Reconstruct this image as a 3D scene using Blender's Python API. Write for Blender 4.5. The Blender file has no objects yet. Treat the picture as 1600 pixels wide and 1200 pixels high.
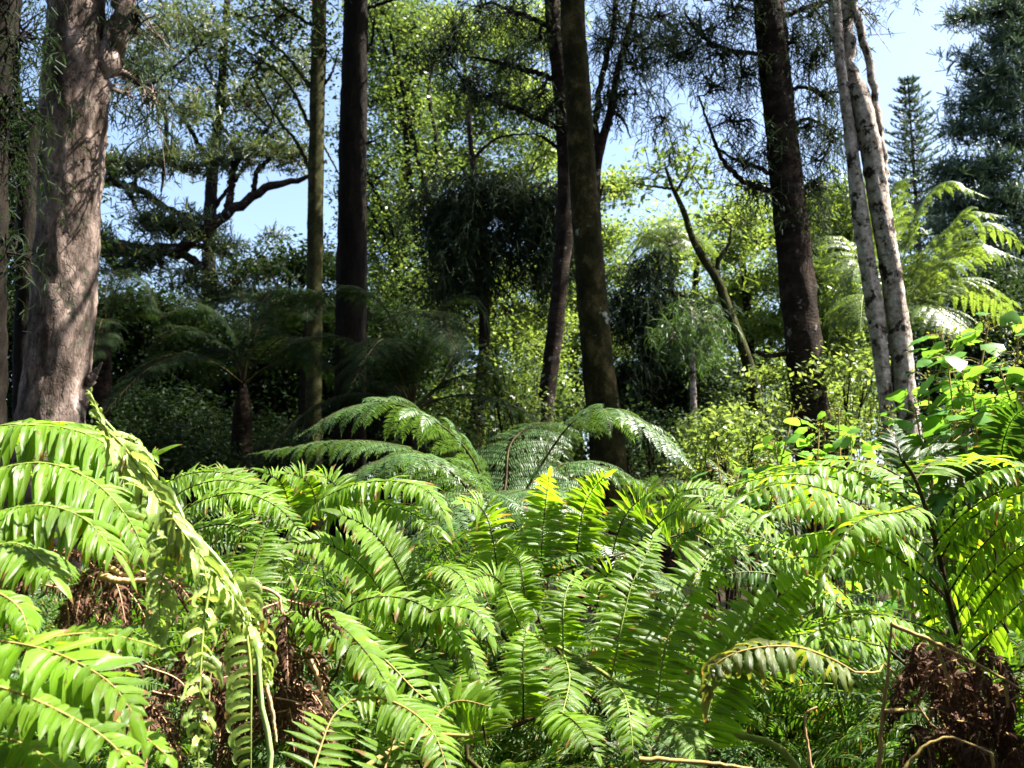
import bpy, math, numpy as np
from mathutils import Vector
SC = bpy.context.scene
COL = SC.collection
# ------------------------------------------------------------------ camera, sky, sun, exposure
PITCH = math.radians(9.4); F = 1570.0; CAMZ = 1.6
cam = bpy.data.cameras.new('camera'); camo = bpy.data.objects.new('camera', cam); COL.objects.link(camo)
camo.location = (0, 0, CAMZ); camo.rotation_euler = (math.pi/2 + PITCH, 0, 0)
cam.sensor_width = 36; cam.lens = 36*F/1600; cam.clip_start = .05; cam.clip_end = 900
cam.dof.use_dof = True; cam.dof.focus_distance = 3.3; cam.dof.aperture_fstop = 6.3
SC.camera = camo
SUN_EL = math.radians(56); SUN_AZ = math.radians(87)      # azimuth to the right of the view direction
w = bpy.data.worlds.new('World'); SC.world = w; w.use_nodes = True
nt = w.node_tree; bg = nt.nodes['Background']; sky = nt.nodes.new('ShaderNodeTexSky')
sky.sky_type = 'NISHITA'; sky.sun_disc = False; sky.sun_elevation = SUN_EL; sky.sun_rotation = SUN_AZ
sky.air_density = 1.0; sky.dust_density = 2.3; sky.ozone_density = 1.2
nt.links.new(sky.outputs[0], bg.inputs[0]); bg.inputs[1].default_value = 0.062
sl = bpy.data.lights.new('sun', 'SUN'); sl.energy = 5.0; sl.angle = math.radians(.5); sl.color = (1, .95, .86)
so = bpy.data.objects.new('sun', sl); COL.objects.link(so)
sd = Vector((math.sin(SUN_AZ)*math.cos(SUN_EL), math.cos(SUN_AZ)*math.cos(SUN_EL), math.sin(SUN_EL)))
so.rotation_euler = sd.to_track_quat('Z', 'Y').to_euler(); so.location = (20, 10, 30)
SC.view_settings.view_transform = 'Standard'; SC.view_settings.look = 'None'
SC.view_settings.exposure = 2.6; SC.view_settings.gamma = 1
SC.render.engine = 'CYCLES'
SC.cycles.max_bounces = 7; SC.cycles.transmission_bounces = 5; SC.cycles.diffuse_bounces = 1; SC.cycles.glossy_bounces = 2
SC.cycles.sample_clamp_indirect = 2.5

# ------------------------------------------------------------------ helpers
A = np.array
def nz(v): return v/np.maximum(np.linalg.norm(v, axis=-1, keepdims=True), 1e-9)
def P(px, py, Y):
    """world point at depth Y seen at that place of the photograph (1600 x 1200)"""
    u = (px-800)/F; v = (600-py)/F
    d = A([u, math.cos(PITCH)-v*math.sin(PITCH), math.sin(PITCH)+v*math.cos(PITCH)])
    return A([0, 0, CAMZ]) + d*(Y/d[1])
def ground_z(x, y):
    return 0.10*np.sin(x*.5+1)*np.cos(y*.4) + 0.05*np.sin(x*1.7+y*1.3) + np.clip((y-14)*.02, 0, 1.5)
class MB:
    def __init__(s): s.v=[]; s.f=[]; s.uv=[]; s.m=[]; s.n=0; s.cur=0
    def add(s, v, f, uv=None):
        v = np.asarray(v, dtype=np.float64).reshape(-1,3); f = np.asarray(f).reshape(-1,4)
        s.v.append(v); s.f.append(f+s.n); s.m.append(np.full(len(f),s.cur)); s.n += len(v)
        s.uv.append(np.zeros((len(v),2)) if uv is None else np.asarray(uv).reshape(-1,2))
    def build(s, name, mat, parent=None, smooth=True, origin=None):
        V = np.concatenate(s.v); Q = np.concatenate(s.f); UV = np.concatenate(s.uv)
        o = A([0.,0,0])
        if origin is not None: o = A(origin)
        elif parent is not None:
            q = parent
            while q.parent: q = q.parent
            o = A(q.location)
        V = V - o
        me = bpy.data.meshes.new(name)
        me.vertices.add(len(V)); me.vertices.foreach_set('co', V.astype(np.float32).ravel())
        me.loops.add(Q.size); me.polygons.add(len(Q))
        me.loops.foreach_set('vertex_index', Q.astype(np.int32).ravel())
        me.polygons.foreach_set('loop_start', np.arange(0, Q.size, 4, dtype=np.int32))
        me.polygons.foreach_set('use_smooth', np.full(len(Q), smooth))
        ul = me.uv_layers.new(name='UVMap'); 
        me.update(calc_edges=True)
        me.uv_layers['UVMap'].data.foreach_set('uv', UV[Q.ravel()].astype(np.float32).ravel())
        for mm in (mat if isinstance(mat,(list,tuple)) else [mat]): me.materials.append(mm)
        me.polygons.foreach_set('material_index', np.concatenate(s.m).astype(np.int32)); me.validate()
        ob = bpy.data.objects.new(name, me); COL.objects.link(ob)
        if parent is not None: ob.parent = parent
        return ob
def thing(name, label, cat, loc, group=None):
    o = bpy.data.objects.new(name, None); COL.objects.link(o); o.location = Vector([float(c) for c in loc])
    o.empty_display_size = .2; o['label'] = label; o['category'] = cat
    if group: o['group'] = group
    return o
def curve(pts, n):
    """catmull-rom through pts, resampled to n points by arc length; extra columns (radius) follow"""
    p = np.asarray(pts, float)
    if len(p) == 2: return p[0] + (p[1]-p[0])*np.linspace(0,1,n)[:,None]
    q = np.vstack([2*p[0]-p[1], p, 2*p[-1]-p[-2]]); out=[]
    t = np.linspace(0,1,16,endpoint=False)[:,None]
    for i in range(len(p)-1):
        a,b,c,d = q[i:i+4]
        out.append(.5*((2*b)+(-a+c)*t+(2*a-5*b+4*c-d)*t*t+(-a+3*b-3*c+d)*t**3))
    out = np.vstack(out+[p[-1:]])
    L = np.r_[0, np.cumsum(np.linalg.norm(np.diff(out[:,:3],axis=0),axis=1))]
    s = np.linspace(0, L[-1], n)
    return np.stack([np.interp(s, L, out[:,k]) for k in range(out.shape[1])],1)
def tangents(c): return nz(np.gradient(c[:,:3], axis=0))
def tube(mb, c, r, sides=6, rough=0, rng=None, cap=True, flute=0):
    """c (n,3) centres, r (n,) radii"""
    c = np.asarray(c)[:,:3]; n = len(c); r = np.broadcast_to(r, (n,)).astype(float)
    T = tangents(c); ref = A([0,1.,0]) if abs(T[0][1])<.9 else A([1.,0,0])
    X = nz(np.cross(T, ref)); 
    for i in range(1,n):
        x = X[i-1]-T[i]*np.dot(X[i-1],T[i]); X[i] = x/max(np.linalg.norm(x),1e-9)
    Yv = np.cross(T, X); a = np.linspace(0, 2*np.pi, sides, endpoint=False)
    R = np.repeat(r[:,None], sides, 1)
    if rough and rng is not None:
        z = np.linspace(0,1,n)[:,None]*np.sum(np.linalg.norm(np.diff(c,axis=0),axis=1))
        N = np.zeros((n,sides))
        for k in range(12):
            fz = rng.uniform(.3,6)*(1+k*.35); m = rng.randint(1,5+k)
            N += np.sin(z*fz+rng.uniform(0,6)+m*a[None]+1.2*np.sin(z*fz*.37+k))*rng.uniform(.3,1)/(1+.13*k)
        R = R*(1+rough*(N/3.0)+rough*.35*rng.randn(n,sides))
    V = c[:,None]+R[...,None]*(np.cos(a)[None,:,None]*X[:,None]+np.sin(a)[None,:,None]*Yv[:,None])
    i = np.arange(n-1)[:,None]*sides; j = np.arange(sides)[None]; k = (j+1)%sides
    Q = np.stack([i+j, i+k, i+sides+k, i+sides+j],-1).reshape(-1,4)
    V = V.reshape(-1,3)
    if cap:
        m=len(V); V = np.vstack([V, c[-1]+T[-1]*r[-1]*.4]); b=(n-1)*sides
        Q = np.vstack([Q, [[b+x, b+(x+1)%sides, m, m] if False else [b+x, b+(x+1)%sides, b+(x+2)%sides, m] for x in range(0,sides-1,2)]]) if sides>=4 else Q
    mb.add(V, Q)
PROF = {'strap': lambda s: np.minimum(1, (s*9+.25))*np.clip((1-s)*2.2,0,1)**.75*(1-.2*s)+.02,
        'tri':   lambda s: np.minimum(1, (s*10+.3))*(1-s)**.8+.03,
        'ovate': lambda s: np.sin(np.pi*np.clip(s,0,1)**.62)**.9*(1-.1*s)+.02}
def strips(mb, p, D, W, L, wd, k, curl=0, seg=6, prof='strap', wav=0, fold=.2, rng=None, G=None):
    """leaf strips: base p, direction D, width dir W (all (n,3)); length L, width wd, bend k towards gravity"""
    n = len(p); D = nz(D); W = nz(W - D*np.sum(W*D,1,keepdims=True))
    g = np.tile(A([0,0,-1.]),(n,1)) if G is None else G
    g = g - D*np.sum(g*D,1,keepdims=True); ln = np.linalg.norm(g,axis=1,keepdims=True); g = g/np.maximum(ln,.05)
    ax = np.cross(D,g)
    wa = np.sum(W*ax,1)[:,None]; wg = np.sum(W*g,1)[:,None]
    s = np.linspace(0,1,seg+1); k = np.broadcast_to(k,(n,))[:,None]; curl = np.broadcast_to(curl,(n,))[:,None]
    if not np.any(curl): k = np.minimum(k, np.arccos(np.clip(-D[:,2:3],-1,1))*1.15+.02) if G is None else k
    th = k*s[None]+curl*s[None]**3.5
    dirs = D[:,None]*np.cos(th)[...,None]+g[:,None]*np.sin(th)[...,None]
    mid = .5*(dirs[:,1:]+dirs[:,:-1]); L = np.broadcast_to(L,(n,)); wd = np.broadcast_to(wd,(n,))
    c = p[:,None]+np.concatenate([np.zeros((n,1,3)), np.cumsum(mid,1)],1)*(L/seg)[:,None,None]
    Ws = ax[:,None]*wa[...,None]+wg[...,None]*(g[:,None]*np.cos(th)[...,None]-D[:,None]*np.sin(th)[...,None])
    Nn = np.cross(dirs, Ws)
    w = PROF[prof](s)[None]*wd[:,None]*.5
    if wav and rng is not None:
        wl = w*(1+wav*rng.randn(n,seg+1)); wr = w*(1+wav*rng.randn(n,seg+1)); zl = w*rng.randn(n,seg+1)*wav*1.5; zr = w*rng.randn(n,seg+1)*wav*1.5
    else: wl=wr=w; zl=zr=0
    Lf = c-Ws*wl[...,None]+Nn*((w*fold+zl)[...,None]); Rt = c+Ws*wr[...,None]+Nn*((w*fold+zr)[...,None])
    V = np.stack([Lf,c,Rt],2)                          # n, seg+1, 3, 3
    uv = np.zeros((n,seg+1,3,2)); uv[...,0]=A([0,.5,1]); uv[...,1]=s[None,:,None]
    b = (np.arange(n)*(seg+1)*3)[:,None,None]+(np.arange(seg)*3)[None,:,None]+np.arange(2)[None,None]
    Q = np.stack([b,b+1,b+4,b+3],-1).reshape(-1,4)
    mb.add(V,Q,uv)
def ladder(B, S, pts, nrm, n, l0, w0, rng, sweep=.16, droop=.7, lift=0., t0=.06, seg=6, prof='strap', wav=.14, fold=.25,
           r=.0028, base=.75, tipf=.35, curl=0, tip=True, jit=.1, sides=(1,-1), curlr=.3):
    """a pinna: a fine stalk with rows of leaflets on both sides"""
    c = curve(pts, 24); T0 = tangents(c); 
    t = t0+(1-t0)*np.linspace(0,.985,n); idx = t*23
    p = np.stack([np.interp(idx, range(24), c[:,k]) for k in range(3)],1)
    T = nz(np.stack([np.interp(idx, range(24), T0[:,k]) for k in range(3)],1))
    nr = np.tile(nz(A(nrm,float)),(n,1)); b = nz(np.cross(T,nr)); N = nz(np.cross(b,T))
    pl = np.interp(t,[0,.12,.4,.7,1],[base,.92,1,.86,tipf])
    for s in sides:
        sw = sweep+.35*t+rng.randn(n)*jit*.6
        D = T*np.sin(sw)[:,None]+s*b*np.cos(sw)[:,None]+N*(lift+rng.randn(n)*jit)[:,None]
        W = T+rng.randn(n,3)*jit*1.6
        keep = rng.rand(n)>.05
        kk = droop*rng.uniform(.6,1.4,n)
        cu = curl*rng.uniform(1-curlr,1+curlr,n) if curl else 0
        L = l0*pl*rng.uniform(.88,1.1,n)
        strips(B, (p+rng.randn(n,3)*.001)[keep], D[keep], W[keep], L[keep], (w0*np.sqrt(pl))[keep], kk[keep], (cu[keep] if curl else 0), seg, prof, wav, fold, rng)
    if tip: strips(B, p[-1:], T[-1:], b[-1:], l0*.75, w0, A([.5]), 0, seg, prof, wav, fold, rng)
    if S is not None: tube(S, c, np.linspace(r, r*.35, 24), 4 if r<.004 else 5, cap=False)
def frond(B, S, rach, nrm, rng, np_=7, plen=.42, n=17, l0=.1, w0=.016, t0=.35, sweep=.35, pdroop=.5, droop=.6, seg=5, r=.008,
          prof='strap', pprof=((0,.75),(.3,1),(.7,.85),(1,.4)), lift=.1, wav=.14, jit=.1, curl=0, n_tip=1, psides=(1,-1), pr=.0026, fold=.25, plift=0, lsweep=.18):
    """a twice-divided frond: stalk, paired pinnae, leaflets"""
    c = curve(rach, 30); T0 = tangents(c); nr = nz(A(nrm,float))
    ts = t0+(1-t0)*(np.arange(np_)+.3)/(np_+.2)
    for i,t in enumerate(ts):
        for s in psides:
            tt = min(.995, t+rng.uniform(-.008,.008)); p = A([np.interp(tt*29, range(30), c[:,k]) for k in range(3)])
            T = nz(A([np.interp(tt*29, range(30), T0[:,k]) for k in range(3)]))
            b = nz(np.cross(T,nr)); N = nz(np.cross(b,T))
            u=(t-t0)/(1-t0); pl = plen*np.interp(u,[a for a,_ in pprof],[q for _,q in pprof])*rng.uniform(.92,1.08)
            sw = sweep+.4*u+rng.randn()*jit*.6
            D = nz(T*math.sin(sw)+s*b*math.cos(sw)+N*(lift+rng.randn()*jit))
            g = A([0,0,-1.]); g = g-D*np.dot(g,D); g = g/max(.15,np.linalg.norm(g))
            m = 7; th = pdroop*rng.uniform(.7,1.3)*np.linspace(0,1,m)
            dd = D[None]*np.cos(th)[:,None]+g[None]*np.sin(th)[:,None]
            q = p+np.vstack([np.zeros((1,3)), np.cumsum(.5*(dd[1:]+dd[:-1]),0)])*pl/(m-1)
            k = max(5,int(n*(.45+.55*pl/plen)))
            ladder(B, S, q, N, k, l0*(.6+.4*pl/plen), w0, rng, droop=droop, seg=seg, prof=prof, wav=wav, jit=jit, curl=curl, r=pr, fold=fold, lift=plift, sweep=lsweep)
    if n_tip:
        q = c[-2]+ (c[-1]-c[-4])/np.linalg.norm(c[-1]-c[-4])*np.linspace(0,1,5)[:,None]*plen*.42
        ladder(B, S, q, nr, max(4,n//2), l0*.6, w0, rng, droop=droop, seg=seg, prof=prof, wav=wav, jit=jit, r=pr)
    if S is not None: tube(S, c, np.interp(np.linspace(0,1,30),[0,.3,1],[r*1.4,r,r*.3]), 6, cap=False)

# ------------------------------------------------------------------ materials
def ramp(nt, cols, pos=None):
    r = nt.nodes.new('ShaderNodeValToRGB'); e = r.color_ramp.elements
    pos = pos or np.linspace(0,1,len(cols))
    while len(e)<len(cols): e.new(.5)
    for x,c,p in zip(e,cols,pos): x.position=float(p); x.color=(*c,1)
    return r
def leafmat(name, c1, c2, tcol, tr=.4, rough=.4, spec=.5, vein=False, dead=None, noise=6):
    m = bpy.data.materials.new(name); m.use_nodes=True; nt=m.node_tree; N=nt.nodes; Lk=nt.links
    pb = N['Principled BSDF']; out = N['Material Output']
    g = N.new('ShaderNodeNewGeometry'); cols=[c1,c2] if dead is None else [dead,c1,c2]; pos=None if dead is None else [.002,.006,1]
    r = ramp(nt, cols, pos); Lk.new(g.outputs['Random Per Island'], r.inputs[0])
    nz_ = N.new('ShaderNodeTexNoise'); nz_.inputs['Scale'].default_value = noise; tc = N.new('ShaderNodeTexCoord'); Lk.new(tc.outputs['Object'], nz_.inputs['Vector'])
    hs = N.new('ShaderNodeHueSaturation'); Lk.new(r.outputs[0], hs.inputs['Color'])
    mr = N.new('ShaderNodeMapRange'); mr.inputs[1].default_value=.3; mr.inputs[2].default_value=.7; mr.inputs[3].default_value=.7; mr.inputs[4].default_value=1.35
    Lk.new(nz_.outputs[0], mr.inputs[0]); Lk.new(mr.outputs[0], hs.inputs['Value'])
    col = hs.outputs[0]
    if vein:                                             # brown specks and scorched patches
        n9 = N.new('ShaderNodeTexNoise'); n9.inputs['Scale'].default_value=55; n9.inputs['Detail'].default_value=4; Lk.new(tc.outputs['Object'],n9.inputs[0])
        r9 = ramp(nt,[(0,0,0),(1,1,1)],[.63,.69]); Lk.new(n9.outputs[0],r9.inputs[0]); m9=N.new('ShaderNodeMix'); m9.data_type='RGBA'; Lk.new(r9.outputs[0],m9.inputs[0]); Lk.new(col,m9.inputs[6]); m9.inputs[7].default_value=(.13,.09,.02,1); col=m9.outputs[2]
        u8=N.new('ShaderNodeUVMap'); s8=N.new('ShaderNodeSeparateXYZ'); Lk.new(u8.outputs[0],s8.inputs[0])
        p8=N.new('ShaderNodeMath'); p8.operation='POWER'; Lk.new(g.outputs['Random Per Island'],p8.inputs[0]); p8.inputs[1].default_value=5
        q8=N.new('ShaderNodeMath'); q8.operation='MULTIPLY_ADD'; Lk.new(p8.outputs[0],q8.inputs[0]); q8.inputs[1].default_value=.42; Lk.new(s8.outputs[1],q8.inputs[2])
        z8=ramp(nt,[(0,0,0),(1,1,1)],[.97,1.0]); Lk.new(q8.outputs[0],z8.inputs[0]); m8=N.new('ShaderNodeMix'); m8.data_type='RGBA'; Lk.new(z8.outputs[0],m8.inputs[0]); Lk.new(col,m8.inputs[6]); m8.inputs[7].default_value=(.2,.12,.03,1); col=m8.outputs[2]
    if vein:
        uv = N.new('ShaderNodeUVMap'); sp = N.new('ShaderNodeSeparateXYZ'); Lk.new(uv.outputs[0], sp.inputs[0])
        ab = N.new('ShaderNodeMath'); ab.operation='SUBTRACT'; Lk.new(sp.outputs[0],ab.inputs[0]); ab.inputs[1].default_value=.5
        a2 = N.new('ShaderNodeMath'); a2.operation='ABSOLUTE'; Lk.new(ab.outputs[0],a2.inputs[0])
        rr = ramp(nt, [(.55,.6,.35),(1,1,1),(1,1,1),(.42,.4,.35),(1,1,1)], [.0,.05,.33,.37,.43]); rr.color_ramp.interpolation='LINEAR'; Lk.new(a2.outputs[0], rr.inputs[0])
        mx = N.new('ShaderNodeMix'); mx.data_type='RGBA'; mx.blend_type='MULTIPLY'; mx.inputs[0].default_value=.7
        Lk.new(col,mx.inputs[6]); Lk.new(rr.outputs[0],mx.inputs[7]); col = mx.outputs[2]
        # side veins as fine relief
        wv = N.new('ShaderNodeTexWave'); wv.inputs['Scale'].default_value=1; wv.inputs['Distortion'].default_value=.6
        mp = N.new('ShaderNodeVectorMath'); mp.operation='MULTIPLY'; mp.inputs[1].default_value=(3,16,1); Lk.new(uv.outputs[0],mp.inputs[0])
        ad = N.new('ShaderNodeCombineXYZ'); s2=N.new('ShaderNodeSeparateXYZ'); Lk.new(mp.outputs[0],s2.inputs[0])
        a3 = N.new('ShaderNodeMath'); a3.operation='MULTIPLY_ADD'; Lk.new(a2.outputs[0],a3.inputs[0]); a3.inputs[1].default_value=-6; Lk.new(s2.outputs[1],a3.inputs[2]); Lk.new(a3.outputs[0],ad.inputs[0]); Lk.new(ad.outputs[0],wv.inputs['Vector'])
        bp = N.new('ShaderNodeBump'); bp.inputs['Strength'].default_value=.35; bp.inputs['Distance'].default_value=.002; Lk.new(wv.outputs[0],bp.inputs['Height']); Lk.new(bp.outputs[0], pb.inputs['Normal'])
    Lk.new(col, pb.inputs['Base Color']); pb.inputs['Roughness'].default_value=rough; pb.inputs['Specular IOR Level'].default_value=spec
    tb = N.new('ShaderNodeBsdfTranslucent'); mt = N.new('ShaderNodeMix'); mt.data_type='RGBA'; mt.blend_type='MULTIPLY'; mt.inputs[0].default_value=1
    sc = N.new('ShaderNodeVectorMath'); sc.operation='SCALE'; Lk.new(col, sc.inputs[0]); 
    base = A(c1)*.5+A(c2)*.5
    mt.inputs[7].default_value=(*[min(8,float(t/b)) for t,b in zip(tcol,base)],1); Lk.new(col, mt.inputs[6]); Lk.new(mt.outputs[2], tb.inputs[0])
    N.remove(sc)
    ms = N.new('ShaderNodeMixShader'); ms.inputs[0].default_value=tr; Lk.new(pb.outputs[0],ms.inputs[1]); Lk.new(tb.outputs[0],ms.inputs[2]); Lk.new(ms.outputs[0],out.inputs[0])
    return m
def barkmat(name, cols, scale=3, stretch=.35, bump=.6, rough=.85, patch=None, pth=(.55,.6), psc=5, fine=30, pos=None):
    m = bpy.data.materials.new(name); m.use_nodes=True; nt=m.node_tree; N=nt.nodes; Lk=nt.links; pb=N['Principled BSDF']
    tc=N.new('ShaderNodeTexCoord'); mp=N.new('ShaderNodeMapping'); mp.inputs['Scale'].default_value=(1,1,stretch); Lk.new(tc.outputs['Object'],mp.inputs[0])
    n1=N.new('ShaderNodeTexNoise'); n1.inputs['Scale'].default_value=scale; n1.inputs['Detail'].default_value=9; n1.inputs['Roughness'].default_value=.68; Lk.new(mp.outputs[0],n1.inputs[0])
    r=ramp(nt,cols,pos or list(np.linspace(.3,.72,len(cols)))); Lk.new(n1.outputs[0],r.inputs[0]); col=r.outputs[0]
    n2=N.new('ShaderNodeTexNoise'); n2.inputs['Scale'].default_value=fine; n2.inputs['Detail'].default_value=8; Lk.new(mp.outputs[0],n2.inputs[0])
    vo=N.new('ShaderNodeTexVoronoi'); vo.feature='DISTANCE_TO_EDGE'; vo.inputs['Scale'].default_value=scale*2.4
    dn=N.new('ShaderNodeVectorMath'); dn.operation='MULTIPLY_ADD'; Lk.new(n2.outputs['Color'],dn.inputs[0]); dn.inputs[1].default_value=(.12,.12,.12); Lk.new(mp.outputs[0],dn.inputs[2]); Lk.new(dn.outputs[0],vo.inputs[0])
    cr=ramp(nt,[(.22,.2,.18),(1,1,1)],[.0,.05]); Lk.new(vo.outputs[0],cr.inputs[0]); mc=N.new('ShaderNodeMix'); mc.data_type='RGBA'; mc.blend_type='MULTIPLY'; mc.inputs[0].default_value=.8 if bump>=.6 else 0; Lk.new(col,mc.inputs[6]); Lk.new(cr.outputs[0],mc.inputs[7]); col=mc.outputs[2]
    mm=N.new('ShaderNodeMath'); mm.operation='MULTIPLY_ADD'; Lk.new(n2.outputs[0],mm.inputs[0]); mm.inputs[1].default_value=.8; Lk.new(n1.outputs[0],mm.inputs[2])
    m2=N.new('ShaderNodeMath'); m2.operation='MINIMUM'; Lk.new(vo.outputs[0],m2.inputs[0]); m2.inputs[1].default_value=.12
    m3=N.new('ShaderNodeMath'); m3.operation='MULTIPLY_ADD'; Lk.new(m2.outputs[0],m3.inputs[0]); m3.inputs[1].default_value=2.; Lk.new(mm.outputs[0],m3.inputs[2])
    if patch:
        n3=N.new('ShaderNodeTexNoise'); n3.inputs['Scale'].default_value=psc; n3.inputs['Detail'].default_value=7; n3.inputs['Roughness'].default_value=.7
        Lk.new(tc.outputs['Object'],n3.inputs[0]); r3=ramp(nt,[(0,0,0),(1,1,1)],list(pth)); Lk.new(n3.outputs[0],r3.inputs[0])
        mx=N.new('ShaderNodeMix'); mx.data_type='RGBA'; Lk.new(r3.outputs[0],mx.inputs[0]); Lk.new(col,mx.inputs[6]); mx.inputs[7].default_value=(*patch,1); col=mx.outputs[2]
    Lk.new(col,pb.inputs['Base Color']); pb.inputs['Roughness'].default_value=rough; pb.inputs['Specular IOR Level'].default_value=.06
    b=N.new('ShaderNodeBump'); b.inputs['Strength'].default_value=bump; b.inputs['Distance'].default_value=.012; Lk.new(m3.outputs[0],b.inputs['Height']); Lk.new(b.outputs[0],pb.inputs['Normal'])
    return m
M = {}
M['king']  = leafmat('king_fern_leaf', (.09,.182,.009),(.14,.245,.014),(.32,.54,.014), tr=.45, rough=.36, spec=.38, vein=True)
M['kingy'] = leafmat('king_fern_young', (.22,.34,.07),(.32,.44,.1),(.48,.62,.1), tr=.3, rough=.32, spec=.6, vein=True)
M['kingd'] = leafmat('king_fern_aging', (.05,.09,.015),(.1,.12,.02),(.28,.32,.03), tr=.35, rough=.45, spec=.4, vein=True)
M['kingstalk']= barkmat('fern_stalk_pale', [(.16,.26,.07),(.24,.36,.12),(.3,.4,.16)], scale=8, rough=.35, bump=.05)
M['stalkd']= barkmat('fern_stalk_dark', [(.015,.012,.006),(.04,.03,.012),(.06,.07,.02)], scale=8, rough=.5, bump=.1)
M['stalkg']= barkmat('fern_stalk_green', [(.12,.16,.03),(.2,.26,.06),(.16,.13,.04)], scale=8, rough=.4, bump=.1)
M['tfern'] = leafmat('tree_fern_leaf', (.045,.10,.028),(.07,.14,.04),(.13,.24,.03), tr=.3, rough=.42, spec=.5)
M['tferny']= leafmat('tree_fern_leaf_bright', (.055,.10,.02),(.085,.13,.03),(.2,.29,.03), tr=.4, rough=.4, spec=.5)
M['dead']  = leafmat('dead_frond', (.05,.027,.017),(.13,.07,.045),(.09,.04,.022), tr=.15, rough=.8, spec=.1)
M['stalkb']= barkmat('dead_stalk', [(.3,.17,.09),(.45,.28,.16),(.2,.09,.04)], scale=10, rough=.6, bump=.2)
M['stalkr']= barkmat('dry_stalk_yellow', [(.2,.15,.05),(.3,.22,.08),(.12,.06,.025)], scale=10, rough=.45, bump=.1)
M['fibre'] = barkmat('fern_trunk_fibre', [(.006,.005,.004),(.022,.015,.01),(.05,.033,.022)], scale=12, stretch=2, bump=1)
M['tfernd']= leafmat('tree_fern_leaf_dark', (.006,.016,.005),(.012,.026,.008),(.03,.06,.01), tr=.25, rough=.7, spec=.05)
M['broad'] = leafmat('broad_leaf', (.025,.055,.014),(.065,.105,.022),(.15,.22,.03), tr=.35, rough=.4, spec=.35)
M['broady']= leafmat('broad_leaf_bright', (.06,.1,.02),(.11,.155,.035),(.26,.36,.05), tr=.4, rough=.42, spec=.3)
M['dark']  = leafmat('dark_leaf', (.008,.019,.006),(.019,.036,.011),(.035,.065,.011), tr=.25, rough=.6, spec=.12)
M['rimu']  = leafmat('weeping_leaf', (.014,.028,.014),(.032,.05,.026),(.06,.09,.03), tr=.25, rough=.65, spec=.1)
M['olive'] = leafmat('pine_leaf', (.028,.052,.016),(.06,.078,.03),(.13,.17,.035), tr=.25, rough=.5, spec=.4, dead=(.3,.13,.07))
M['norf']  = leafmat('norfolk_leaf', (.03,.058,.03),(.055,.088,.045),(.08,.13,.05), tr=.2, rough=.5, spec=.4)
M['heart'] = leafmat('heart_leaf', (.05,.14,.02),(.09,.21,.03),(.24,.48,.035), tr=.38, rough=.42, spec=.4, dead=(.5,.1,.02))
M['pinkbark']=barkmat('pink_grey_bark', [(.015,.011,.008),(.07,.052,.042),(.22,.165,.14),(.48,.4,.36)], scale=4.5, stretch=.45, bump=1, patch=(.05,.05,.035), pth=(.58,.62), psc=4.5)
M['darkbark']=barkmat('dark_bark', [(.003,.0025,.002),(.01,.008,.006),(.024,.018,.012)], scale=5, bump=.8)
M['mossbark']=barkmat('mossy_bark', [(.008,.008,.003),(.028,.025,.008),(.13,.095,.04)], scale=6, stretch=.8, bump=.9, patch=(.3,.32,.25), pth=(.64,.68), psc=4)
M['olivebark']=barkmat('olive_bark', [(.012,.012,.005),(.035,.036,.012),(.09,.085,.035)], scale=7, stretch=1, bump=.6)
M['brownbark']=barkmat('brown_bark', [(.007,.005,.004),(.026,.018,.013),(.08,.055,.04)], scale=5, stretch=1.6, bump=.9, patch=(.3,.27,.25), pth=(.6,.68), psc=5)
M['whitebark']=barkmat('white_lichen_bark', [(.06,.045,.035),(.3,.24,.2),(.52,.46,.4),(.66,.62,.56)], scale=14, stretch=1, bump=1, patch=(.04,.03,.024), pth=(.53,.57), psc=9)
M['kingdeepshade'] = leafmat('king_fern_deep_and_shade', (.028,.075,.007),(.05,.11,.01),(.1,.22,.01), tr=.35, rough=.4, spec=.4, vein=True)  # deep green leaf; its dark tone also stands in for shade on low fronds
M['ground'] = barkmat('leaf_litter', [(.008,.006,.004),(.02,.014,.008),(.045,.03,.018)], scale=4, stretch=1, bump=1)

# ------------------------------------------------------------------ ground
def ground():
    xs = np.concatenate([np.linspace(-400,-40,10,endpoint=False), np.linspace(-40,40,161), np.linspace(40,400,11)[1:]])
    ys = np.concatenate([np.linspace(-200,-10,6,endpoint=False), np.linspace(-10,50,121), np.linspace(50,600,12)[1:]])
    X,Y = np.meshgrid(xs,ys); Z = ground_z(X,Y); n=len(xs)
    i = (np.arange(len(ys)-1)*n)[:,None]+np.arange(n-1)[None]
    b = MB(); b.add(np.stack([X,Y,Z],-1), np.stack([i,i+1,i+n+1,i+n],-1))
    o = b.build('ground', M['ground']); o['kind']='structure'
ground()

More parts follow.
